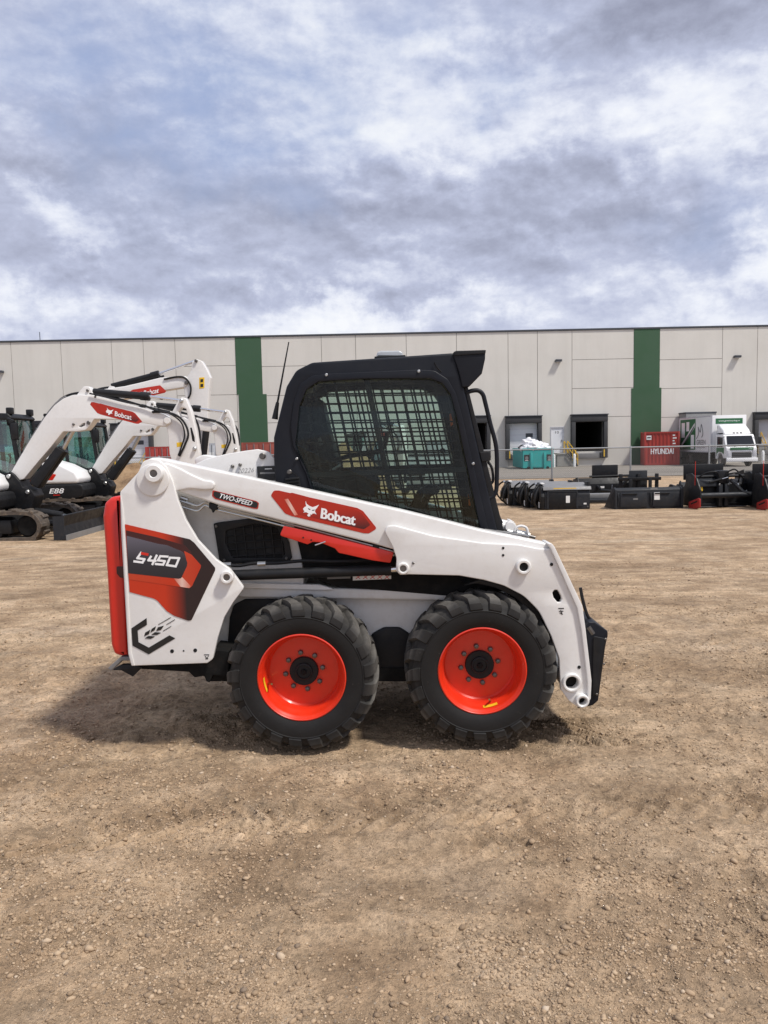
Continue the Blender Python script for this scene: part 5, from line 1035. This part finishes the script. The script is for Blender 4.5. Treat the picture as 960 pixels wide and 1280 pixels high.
    for y in (-.45, .45): link('blade_arm', tube(bmesh.new(), [(.0, y, .32), (1.4, y, .27)], .075, 8), 'attblack', bd)
    link('blade_cylinder', tube(bmesh.new(), [(.2, 0, .55), (1.0, 0, .40)], .075, 12), 'satin', bd); link('blade_rod', tube(bmesh.new(), [(1.0, 0, .40), (1.38, 0, .32)], .04, 10), 'chrome', bd)
    # house
    link('slew_ring', disc(bmesh.new(), (-.75, 0, 0), .55, .45, .56, .02, 28, 'Z'), 'dark', E)
    link('house_base', plate([rnd([(-2.15, .56), (-.10, .56), (.12, .62), (.16, .80), (.12, .92), (.04, .95), (-2.1, .95), (-2.25, .8)], .08)], -1.08, 1.08, .04), 'satin', E)
    ln = P(0, 0, 1); nm = link('model_lettering', lay_text('E88', (-.72, -1.083, .72), (.38, 0, 0), (0, 0, .13), shear=.25, bold=.015), 'wink', E, smooth=0); link('lettering_underline', box(-.62, -.45, -1.0835, -1.0815, .67, .69), 'red', nm)
    hd = link('engine_hood', plate([rnd([(-2.2, .96), (.0, .96), (.03, 1.08), (-.06, 1.26), (-.40, 1.44), (-1.1, 1.66), (-2.0, 1.72), (-2.22, 1.5)], .09)], -1.06, -.12, .06), 'truckwhite', E)
    link('hood_flash', plate([rnd([(-1.7, 1.50), (-1.2, 1.42), (-.62, 1.22), (-.52, 1.20), (-.62, 1.06), (-.85, 1.06), (-1.7, 1.24)], .02)], -1.064, -1.058, .001), 'red', hd)
    # cab: posts, roof and glass
    cx0, cx1, cy0, cy1, cz0, cz1 = -1.62, .22, -.05, 1.05, 1.22, 2.52
    for y in (cy0+.05, cy1-.05):
        fr_ = link('cab_side_frame', join(*[tube(bmesh.new(), [(xa, y, .95), (xb, y, cz1-.05)], .05, 8) for xa, xb in ((cx0+.05, cx0+.1), (-.62, -.70), (cx1-.02, cx1-.2))], tube(bmesh.new(), [(cx0+.05, y, 1.35), (cx1-.05, y, 1.25)], .05, 8)), 'satin', E)
        if y < .5: cb_ = fr_
    link('cab_roof', plate([rnd([(cx0, cz1-.1), (cx0+.1, cz1+.02), (-.6, cz1+.05), (cx1-.22, cz1+.02), (cx1-.12, cz1-.08), (cx1-.2, cz1-.12)], .05)], cy0, cy1, .03), 'satin', cb_)
    link('cab_lower', box(cx0, cx1-.05, cy0+.02, cy1-.02, .95, 1.32, .03), 'satin', cb_)
    for y in (cy0+.045, cy1-.055): link('cab_glass', plate([[(cx0+.1, 1.32), (cx1-.06, 1.27), (cx1-.2, cz1-.1), (cx0+.12, cz1-.1)]], y, y+.008, .001), 'exglass', cb_)
    link('front_glass', plate([[(cx1-.045, 1.0), (cx1-.035, 1.0), (cx1-.185, cz1-.1), (cx1-.195, cz1-.1)]], cy0+.1, cy1-.1, .001), 'exglass', cb_)
    st_ = link('operator_seat', box(-1.1, -.6, .25, .75, 1.2, 1.42, .06), 'seat', cb_); link('seat_back', box(-1.2, -1.02, .28, .72, 1.4, 2.1, .06), 'seat', st_)
    for y in (.15, .85): link('control_lever', tube(bmesh.new(), [(-.5, y, 1.3), (-.42, y, 1.62), (-.45, y, 1.7)], [.018, .02, .035], 8), 'satin', cb_)
    mr = link('side_mirror', box(.2, .36, -.42, -.34, 1.98, 2.34, .05), 'satin', E); link('mirror_arm', tube(bmesh.new(), smooth_path([(.0, -.05, 2.3), (.1, -.25, 2.42), (.28, -.38, 2.36)]), .022, 8), 'satin', mr)
    for y in (.05, .95): link('work_lamp', box(-.05, .07, y-.07, y+.07, cz1+.0, cz1+.14, .02), 'satin', E)
    link('grab_rail', tube(bmesh.new(), smooth_path([(.15, 1.1, 1.5), (.22, 1.15, 1.6), (.2, 1.15, 2.1), (.1, 1.1, 2.2)]), .018, 8), 'satin', E)
    return E
def bobcat_decal_small(parent, mp, y):
    K = 16.1/F_; T = lambda q: ((q[0]-12)*K, (670-q[1])*K)
    def fl(name, pts, yy, mat, par): return link(name, plate([[T(mp(p)) for p in pts]], yy, yy+.001, .0002), mat, par, smooth=0)
    B = fl('maker_decal', Z8([(443, 190), (455, 170), (475, 170), (790, 240), (812, 252), (868, 322), (835, 342), (815, 341), (525, 272), (500, 262)]), y, 'd_rim', parent)
    fl('decal_inset', Z8([(497, 196), (525, 178), (785, 247), (805, 258), (842, 308), (815, 325), (540, 262)]), y-.003, 'd_bob', B)
    H = [(176, 208), (186, 238), (208, 256), (246, 272), (276, 262), (310, 247), (288, 282), (272, 298), (270, 318), (286, 345), (264, 334), (244, 336), (236, 348), (222, 344), (224, 362), (206, 366), (192, 356), (196, 344), (208, 338), (196, 330), (182, 322), (150, 326), (166, 314), (156, 302), (150, 288), (166, 270), (182, 262), (176, 236)]
    fl('wildcat_emblem', Zb(H), y-.006, 'wink', B)
    q = [T(mp((360+x/8, 600+z/8))) for x, z in ((328, 384), (668, 456), (338, 280))]; O, U, V = [Vector((a, y-.006, c)) for a, c in q]
    link('maker_lettering', lay_text('Bobcat', O, U-O, V-O, bold=.02), 'wink', B, smooth=0)
E1 = excavator('nearest excavator with its tall white boom and blade, cut off by the left edge')
def ex_at(E, px, py, Y):           # put the boom foot pin (local x 0, z 1.24) at this pixel and depth
    c = P(px, py, Y); E.location = (c.x+.06, Y, gz(Y-1)+.0)
ex_at(E1, 12, 597, 16.1)
E2 = dup(E1, (0, 0, 0), 0, 'second excavator with white hood lettered E88, its boom behind the nearest boom'); ex_at(E2, 113, 590, 20.6)
E3 = dup(E1, (0, 0, 0), 0, 'excavator seen through the loader cab window'); c = G(452, 34); E3.location = c; E3.rotation_euler = (0, 0, math.radians(-62)); 
for e, g in ((E1, 0), (E2, 0), (E3, 0)): e['group'] = 'white excavators parked behind the loader'
# the third, larger machine at the back with its stick raised high
YB = 25.0
X3 = thing('tall_excavator', 'farthest excavator at the left, its broad white arm rising above the other booms', 'excavator', tuple(G(110, YB)), group='white excavators parked behind the loader', world=True)
b3 = link('boom', slab([(70, 600), (95, 530), (108, 500, 10), (118, 488, 8), (160, 482), (200, 472), (232, 470, 4), (237, 477, 4), (232, 484, 4), (200, 489), (150, 500, 12), (126, 512, 10), (110, 545), (86, 604)], YB-.2, YB+.2, 3, .03), 'white', X3)
link('maker_decal', slab([(158, 492), (166, 487), (200, 481.5), (208, 489), (206, 491), (185, 496), (163, 499)], YB-.206, YB-.203, 1, .001), 'd_rim', b3)
link('maker_lettering', px_text('Bobcat', (179, 494.5), (198, 491), (180, 488.3), YB-.212, bold=.02), 'wink', b3, smooth=0)
link('wildcat_emblem', slab([(170, 489.5), (173, 491), (177, 489.3), (176, 493), (174, 495.5), (171.5, 494)], YB-.212, YB-.208, 0, .0005), 'wink', b3)
a3 = link('dipper_arm', slab([(240, 452, 3), (245, 448.5, 4), (252, 451, 4), (258, 461, 4), (263, 472), (261, 487), (260, 510), (258, 570), (256, 620), (250, 640), (240, 600), (236, 540), (232, 500), (229, 482, 5), (233, 473, 4), (239, 463)], YB-.17, YB+.17, 2, .02), 'white', X3)
link('warning_label', slab([(249, 472), (255.5, 471.5), (255.5, 485), (249, 486)], YB-.176, YB-.172, .5, .001), 'ylabel', a3); link('label_pictogram', slab([(250.5, 474), (254, 473.7), (254, 477.5), (250.5, 478)], YB-.18, YB-.177, .2, .0005), 'ink', a3); link('label_pictogram', slab([(250.5, 480), (254, 479.7), (254, 483.5), (250.5, 484)], YB-.18, YB-.177, .2, .0005), 'ink', a3)
for q, r in (((245, 451), .05), ((233, 478.5), .06)): link('arm_pin', disc(bmesh.new(), P(*q, YB-.2)-Vector((0, YB-.2, 0)), r, YB-.24, YB-.16, .015, 16), 'bolt', a3)
c3 = link('arm_cylinder', tube(bmesh.new(), [P(140, 483, YB), P(197, 468, YB)], .095, 14), 'satin', X3); link('cylinder_head', tube(bmesh.new(), [P(189, 470, YB), P(199, 467.3, YB)], .115, 14), 'satin', c3); link('cylinder_rod', tube(bmesh.new(), [P(197, 467.8, YB), P(245, 451, YB)], .045, 12), 'chrome', c3)
link('boom_lug', slab([(134, 487), (137, 482, 2), (142, 483, 2), (146, 488)], YB-.15, YB+.15, 1), 'white', b3)
link('hydraulic_hose', tube(bmesh.new(), smooth_path([P(*q, YB-.22) for q in ((205, 474), (222, 471), (232, 473), (238, 482), (238, 492), (235, 498))]), .03, 8), 'satin', a3)
link('hydraulic_hose', tube(bmesh.new(), smooth_path([P(*q, YB) for q in ((112, 492), (125, 486), (145, 483), (175, 477), (205, 470))]), .035, 8), 'satin', b3)
link('bucket_cylinder', tube(bmesh.new(), [P(259, 527, YB-.25), P(254, 572, YB-.25)], .11, 12), 'satin', a3)
ht = G(70, YB); cbx = XY(46, YB)
ub = link('undercarriage', join(box(ht.x-1.9, ht.x+1.0, YB-1.2, YB-.75, gz(YB), gz(YB)+.62, .2), box(ht.x-1.9, ht.x+1.0, YB+.75, YB+1.2, gz(YB), gz(YB)+.62, .2), box(ht.x-1.4, ht.x+.6, YB-.74, YB+.74, gz(YB)+.25, gz(YB)+.75)), 'trackrub', X3)
link('house_base', box(ht.x-2.2, ht.x+.5, YB-1.1, YB+1.1, gz(YB)+.8, gz(YB)+1.35, .08), 'satin', X3); link('engine_hood', box(ht.x-2.2, ht.x-.9, YB-1.08, YB+1.08, gz(YB)+1.351, gz(YB)+2.0, .1), 'truckwhite', X3)
cc = link('cab_frame', join(*[tube(bmesh.new(), [(ht.x+x, YB+y, gz(YB)+1.3), (ht.x+x*.9, YB+y, gz(YB)+2.75)], .06, 8) for x in (-.8, .55) for y in (.1, 1.05)], box(ht.x-.85, ht.x+.6, YB+.05, YB+1.1, gz(YB)+2.70, gz(YB)+2.82, .05)), 'satin', X3)
link('cab_glass', box(ht.x-.74, ht.x+.48, YB+.12, YB+1.0, gz(YB)+1.36, gz(YB)+2.69), 'exglass', cc)
# ================================================================ attachments laid out in a row
def local_plate(pts, x0, x1, bev=.008, r=.02, holes=()):    # outline (y, z) extruded across x
    me = curve_mesh([rnd(pts, r)]+[list(h) for h in holes], abs(x1-x0)/2, min(bev, abs(x1-x0)*.45)); me.transform(Matrix(((0, 0, 1, (x0+x1)/2), (1, 0, 0, 0), (0, 1, 0, 0), (0, 0, 0, 1)))); return me
def sweeper(label):
    S = thing('sweeper_bucket', label, 'sweeper'); w = 1.36
    link('bucket_shell', local_plate([(.0, .02), (.0, .40), (.06, .56), (.9, .62), (1.0, .5), (.95, .05), (.3, .0)], .20, w, .015), 'charcoal', S)
    link('hood', local_plate([(-.04, .50), (.02, .60), (.92, .67), (.98, .60), (.9, .635), (.06, .575)], .16, w+.03, .006), 'greymetal', S)
    fp_ = link('front_panel', box(.30, w-.35, -.022, -.002, .06, .47, .008), 'attblack', S); link('panel_frame', join(box(.26, w-.32, -.03, -.0025, .471, .50), box(.26, .299, -.03, -.0025, .04, .47), box(w-.349, w-.31, -.03, -.0025, .04, .47)), 'charcoal', S)
    link('white_notice', box(.74, .84, -.026, -.0225, .19, .37), 'wlabel', fp_); link('stencil', box(1.10-.1, 1.19-.0, -.026, -.0225, .1, .33), 'charcoal', fp_); link('yellow_strip', box(.42, 1.0, -.046, -.0405, .555, .575), 'ylabel', S); link('white_notice', box(w-.18, w-.09, -.006, -.001, .14, .18), 'wlabel', S)
    sp_ = link('end_plate', local_plate([(.0, .02), (-.03, .35), (.1, .62), (.55, .70), (.95, .55), (1.0, .1), (.5, .0)], .10, .195, .012), 'attblack', S)
    link('motor', disc(bmesh.new(), (0, .5, .34), .17, -.02, .10, .02, 20, 'X'), 'satin', S); link('motor_cap', disc(bmesh.new(), (0, .5, .34), .08, -.06, -.02, .01, 16, 'X'), 'greymetal', S)
    for k, pts in enumerate(([(.02, .3, .1), (-.10, .15, .2), (-.08, .05, .45), (.02, .1, .62), (.12, .3, .66)], [(.0, .6, .12), (-.12, .7, .3), (-.10, .6, .55), (.04, .5, .68)], [(.05, .1, .05), (-.06, -.02, .18), (-.04, -.04, .40), (.06, .05, .6)])): link('hydraulic_hose', tube(bmesh.new(), smooth_path(pts), .024, 8), 'satin', S)
    link('white_notice', box(.09, .094, .15, .3, .05, .2), 'wlabel', sp_); link('coupler', tube(bmesh.new(), [(.02, .2, .66), (-.02, .05, .70)], .03, 8), 'steel', S)
    link('lift_pocket', box(.13, .22, .15, .38, .665, .70, .01), 'wlabel', S); link('arm_bracket', box(1.30, w+.02, .1, .4, .3, .72, .02), 'attblack', S)
    for y in (-.12, -.12): pass
    link('bristle_drum', disc(bmesh.new(), (0, .5, .30), .26, .2, w-.02, .03, 24, 'X'), 'dark', S)
    link('bolt', disc(bmesh.new(), (w-.06, 0, .08), .02, -.012, -.001, .003, 10), 'bolt', S)
    return S
c = G(671, 19.9); s1 = sweeper('nearest of three sweeper buckets, its long side panel with a white notice'); s1.location = (c.x, 19.9, gz(20)); s1.rotation_euler = (0, 0, math.radians(-2))
for px, Y, lb in ((653, 20.7, 'middle one of the three sweeper buckets, only its hosed end showing'), (631.5, 21.5, 'farthest left of the three sweeper buckets, next to the cab grab handle')):
    c = G(px, Y); k = dup(s1, (c.x, Y, gz(Y)), 0, lb)
for o in [x for x in COL.objects if x.name.startswith('sweeper_bucket')]: o['group'] = 'sweeper buckets in a row'
# low bucket with back plate, back outwards
def bucket(name, label, w, h, d, cat='bucket'):
    S = thing(name, label, cat)
    link('shell', local_plate([(0, .0), (.02, h*.9), (.10, h), (.14, h), (.07, h*.88), (.06, .05), (d, .03), (d+.1, 0)], -w/2+.03, w/2-.03, .006, .03), 'charcoal', S)
    for s in (-1, 1): link('side_plate', local_plate([(-.03, .0), (-.01, h*.93), (.10, h*1.03), (.22, h), (d+.1, .06), (d+.12, 0)], s*w/2-.025, s*w/2+.025, .006), 'charcoal', S)
    for k in range(2):
        x0 = -w/2+.10+k*(w/2-.02); x1 = x0+w/2-.16; link('back_panel', box(x0, x1, -.035, -.002, .06, h*.78, .012), 'charcoal', S); link('panel_step', box(x0+.05, x0+.62*(x1-x0), -.06, -.0355, h*.70, h*.76, .006), 'attblack', S); link('foot_slot', box(x0+.05, x1-.15, -.05, -.0355, .02, .055, .004), 'attblack', S)
        link('corner_gusset', local_plate([(-.005, .02), (-.04, .25), (-.04, .30), (-.005, h*.85)], x0-.05, x0-.02, .004), 'charcoal', S)
    link('white_notice', box(.12, .26, -.0395, -.0355, .24, .43), 'wlabel', S); link('stencil', box(.02, .2, -.0395, -.0355, .50, .54), 'greymetal', S); link('maker_mark', box(-.42, -.30, -.0395, -.0355, .25, .29), 'greymetal', S)
    link('cutting_edge', box(-w/2, w/2, d+.08, d+.24, .0, .03), 'greymetal', S); return S
c = G(811.5, 19.6); b1 = bucket('loader_bucket', 'wide charcoal loader bucket seen from behind with a small white notice', 1.70, .55, .7); b1.location = (c.x, 19.6, gz(19.6)); b1.rotation_euler = (0, 0, math.radians(2))
# pieces behind it: folded frames
def frame_attachment(px, Y, w, label):
    c = G(px, Y); S = thing('pallet_fork_frame', label, 'fork frame', (c.x, Y, gz(Y)))
    link('frame', join(box(-w/2, w/2, 0, .08, .55, .65, .015), box(-w/2, w/2, 0, .08, .1, .2, .015), *[box(x-.05, x+.05, .082, .16, .05, .75, .01) for x in (-w/2+.1, 0, w/2-.1)]), 'attblack', S)
    for x in (-.3, .3): link('fork', join(box(x-.05, x+.05, -.05, -.002, .05, .6, .01), box(x-.05, x+.05, -1.0, -.051, .05, .09, .01)), 'attblack', S)
    link('coupler_plate', box(-.28, .28, .161, .2, .2, .85, .02), 'charcoal', S); return S
frame_attachment(800, 23.5, 1.3, 'black frame lying low behind the wide charcoal bucket')
def grapple(px, Y, label):
    c = G(px, Y); S = thing('root_grapple', label, 'grapple', (c.x, Y, gz(Y)))
    for k in range(4): link('tine', local_plate([(0, .05), (.0, .42), (.1, .5), (.35, .52), (.5, .40), (.47, .37), (.33, .46), (.12, .42), (.08, .1), (.6, .05), (.6, .02)], -.3+k*.2-.03, -.3+k*.2+.03, .006, .03), 'attblack', S)
    link('cross_tube', tube(bmesh.new(), [(-.36, .04, .45), (.36, .04, .45)], .05, 10), 'attblack', S); link('cross_tube', tube(bmesh.new(), [(-.36, .04, .12), (.36, .04, .12)], .05, 10), 'attblack', S)
    link('grapple_rod', tube(bmesh.new(), [(.05, -.05, .2), (.3, -.02, .42)], .022, 8), 'chrome', S); return S
grapple(858, 21.2, 'small black grapple between the wide bucket and the red skidded blower')
# angle broom / moldboard standing behind the sweepers
def moldboard(px, Y, w, h, label, name='plough_moldboard', plate_h=None):
    c = G(px, Y); S = thing(name, label, 'blade', (c.x, Y, gz(Y)))
    link('moldboard', local_plate([(-.05, .02), (-.12, h*.3), (-.10, h*.7), (.0, h), (.04, h), (-.05, h*.7), (-.07, h*.3), (.0, .02)], -w/2, w/2, .008), 'attblack', S)
    for s in (-1, 1): link('end_plate', local_plate([(-.2, .0), (-.25, h*.6), (-.05, h*1.05), (.5, h*.9), (.6, .0)], s*w/2-.02+s*.022, s*w/2+.02+s*.022, .006), 'attblack', S)
    link('cutting_edge', box(-w/2, w/2, -.16, -.125, 0, .14), 'greymetal', S); return S
mb = moldboard(757, 24.5, 1.75, .62, 'black blade with an upright square plate behind the sweeper buckets')
link('upright_plate', box(-.40, .42, .10, .14, .45, 1.02, .01), 'attblack', mb); link('top_bar', tube(bmesh.new(), [(-.5, .05, .66), (.9, .05, .68)], .035, 8), 'satin', mb); link('push_frame', tube(bmesh.new(), [(-.3, .05, .4), (-.26, -.5, .25), (.2, -.6, .2)], .05, 8), 'satin', mb)
link('edge_notice', box(-.2, -.08, -.141, -.126, .3, .36), 'wlabel', mb); link('jack_stand', tube(bmesh.new(), [(.05, -.4, .05), (.1, -.4, .42)], .025, 8), 'chrome', mb); link('jack_stand', tube(bmesh.new(), [(.38, -.4, .05), (.36, -.4, .42)], .025, 8), 'chrome', mb)
link('hydraulic_hose', tube(bmesh.new(), smooth_path([(.4, -.2, .2), (.55, -.25, .5), (.75, -.2, .62), (.95, -.2, .45), (.95, -.2, .2)]), .05, 8), 'satin', mb)
c = G(752, 21.8); GL2 = thing('landscape_rake', 'low grey rake attachment lying between the sweepers and the wide bucket', 'rake', (c.x, 21.8, gz(21.8)))
link('beam', box(-.55, .75, 0, .3, .12, .28, .03), 'greymetal', GL2); link('skid', join(box(-.6, -.45, -.3, .3, 0, .11, .02), box(.45, .6, -.3, .3, 0, .11, .02)), 'charcoal', GL2); link('tine_bar', box(-.5, .7, -.22, -.01, .05, .14, .02), 'charcoal', GL2)
# snow blower with red skids and marker rod
def blower(label, w):
    S = thing('snow_blower', label, 'snow blower'); h = .86
    for s in (-1, 1):
        sp_ = link('side_plate', local_plate([(-.55, .10), (-.5, .50), (-.3, .78), (-.02, .9), (.25, .86), (.3, .1), (.0, .02)], s*w/2-.02, s*w/2+.02, .006, .05), 'attblack', S)
        link('skid_shoe', local_plate([(-.56, .08), (-.55, .28), (-.48, .30), (.0, .17), (.0, -.01), (-.3, -.01)], s*(w/2+.04)-.018, s*(w/2+.04)+.018, .006), 'ared', S)
        link('shoe_slot_shade', local_plate([(-.45, .20), (-.45, .24), (-.12, .15), (-.12, .11)], s*(w/2+.061)-.001, s*(w/2+.061)+.001, .0004), 'hole', S)  # slot's shade painted as a black sliver on the shoe
    link('housing', local_plate([(.05, .05), (.08, .60), (.25, .72), (.3, .7), (.45, .5), (.45, .05)], -w/2+.021, w/2-.021, .012), 'attblack', S)
    link('rear_cowl', local_plate([(-.06, .52), (-.02, .70), (.2, .80), (.25, .74), (.05, .62)], -w/2+.06, -.08, .01), 'charcoal', S)
    link('scraper', box(-w/2+.03, w/2-.03, -.02, .04, .03, .12, .008), 'attblack', S)
    for x in (-.06, .10): link('mount_post', box(x-.05, x+.05, -.14, .049, .04, .60, .015), 'charcoal', S)
    link('mount_lug', box(-.10, .18, -.10, .2, .61, .95, .03), 'attblack', S)
    for x in (-.1, .14): link('mount_bolt', disc(bmesh.new(), (x, 0, .60), .025, -.155, -.141, .004, 10), 'steel', S)
    link('top_bar', tube(bmesh.new(), [(-w/2+.08, .1, .80), (w/2-.1, .1, .80)], .035, 8), 'satin', S); link('deflector', box(-.72, .35, .5, .55, .70, 1.10, .015), 'attblack', S)
    link('auger', disc(bmesh.new(), (0, -.25, .34), .07, -w/2+.03, w/2-.03, .01, 12, 'X'), 'charcoal', S)
    link('yellow_notice', box(-.60, -.48, -.0245, -.0205, .44, .56), 'ylabel', S) ; link('hydraulic_hose', tube(bmesh.new(), smooth_path([(.2, -.1, .3), (.45, -.2, .38), (.6, -.1, .3), (.7, .0, .42)]), .022, 8), 'steel', S)
    link('angle_cylinder', tube(bmesh.new(), [(-.35, -.12, .66), (-.05, -.16, .74)], .03, 10), 'satin', S); link('cylinder_rod', tube(bmesh.new(), [(-.05, -.16, .74), (.1, -.18, .78)], .014, 8), 'chrome', S)
    for k, pts in enumerate(([(.1, -.12, .9), (.22, -.25, .98), (.38, -.2, .85), (.42, -.08, .62)], [(.14, -.12, .86), (.3, -.28, .88), (.48, -.22, .72), (.5, -.05, .5)], [(-.1, -.1, .8), (-.2, -.16, .92), (-.42, -.1, .9), (-.6, .0, .78)])): link('hydraulic_hose', tube(bmesh.new(), smooth_path(pts), .018, 8), 'satin', S)
    link('white_notice', box(.30, .52, -.024, -.0205, .70, .74), 'wlabel', S) if False else None
    link('coupler', tube(bmesh.new(), [(.42, -.08, .62), (.42, -.1, .55)], .025, 8), 'steel', S); link('edge_wear', box(-w/2+.05, w/2-.05, -.026, -.0205, .03, .045), 'greymetal', S)
    link('push_arm', tube(bmesh.new(), [(.2, -.1, .72), (.45, -.25, .42), (.62, -.3, .36)], .045, 8), 'charcoal', S)
    return S
c = G(905, 19.4); sb = blower('black snow blower with red skid shoes and a thin red marker rod', 1.55); sb.location = (c.x, 19.6, gz(19.6)); sb.rotation_euler = (0, 0, math.radians(5))
link('marker_rod', tube(bmesh.new(), [(-.80, -.25, .6), (-.81, -.28, 1.20)], .007, 6), 'red', sb)
c = G(990, 18.7); s2 = dup(sb, (c.x, 18.7, gz(18.7)), math.radians(-2), 'black snow blower with red skid shoes cut off by the right edge')
sb['group'] = s2['group'] = 'snow blowers with red skid shoes'
c = G(868, 20.6); PB = thing('edge_bucket', 'narrow charcoal bucket tucked against the left end of the snow blower', 'bucket', (c.x, 20.6, gz(20.6)))
link('shell', local_plate([(0, .0), (.02, .5), (.14, .62), (.2, .6), (.08, .48), (.07, .05), (.6, .03), (.6, 0)], -.3, .3, .006, .03), 'charcoal', PB); link('side_plate', local_plate([(-.02, 0), (0, .55), (.14, .66), (.6, .08), (.6, 0)], -.34, -.302, .006), 'charcoal', PB); link('cutting_edge', box(-.3, .3, .602, .7, 0, .03), 'wlabel', PB)
c = G(948, 23); moldboard(955, 23, 1.2, .80, 'black curved blade half hidden at the right edge behind the snow blowers')
# grey generators glimpsed through the cab window
for px, Y, w, h, lb in ((528, 34, 2.4, 1.5, 'pale grey generator box seen through the front of the loader cab window'), (560, 38, 2.0, 2.2, 'tall grey generator box seen through the loader cab window beside the front pillar')):
    c = G(px, Y); S = thing('site_generator', lb, 'generator', (c.x, Y, gz(Y)), group='grey generators behind the loader')
    link('enclosure', box(-w/2, w/2, 0, 1.2, .25, h, .05), 'cgrey', S); link('base_skid', box(-w/2-.05, w/2+.05, -.05, 1.25, 0, .249, .02), 'dark', S); link('louvre_panel', join(*[box(-w*.35, w*.05, -.02, -.001, .5+k*.14, .58+k*.14) for k in range(5)]), 'dark', S); link('access_door', box(w*.12, w*.42, -.015, -.001, .35, h-.15, .008), 'truckgrey', S); link('roof_cap', box(-w/2-.03, w/2+.03, -.03, 1.23, h+.001, h+.08, .02), 'satin', S)
for m_ in [x for x in bpy.data.meshes if x.users == 0]: bpy.data.meshes.remove(m_)
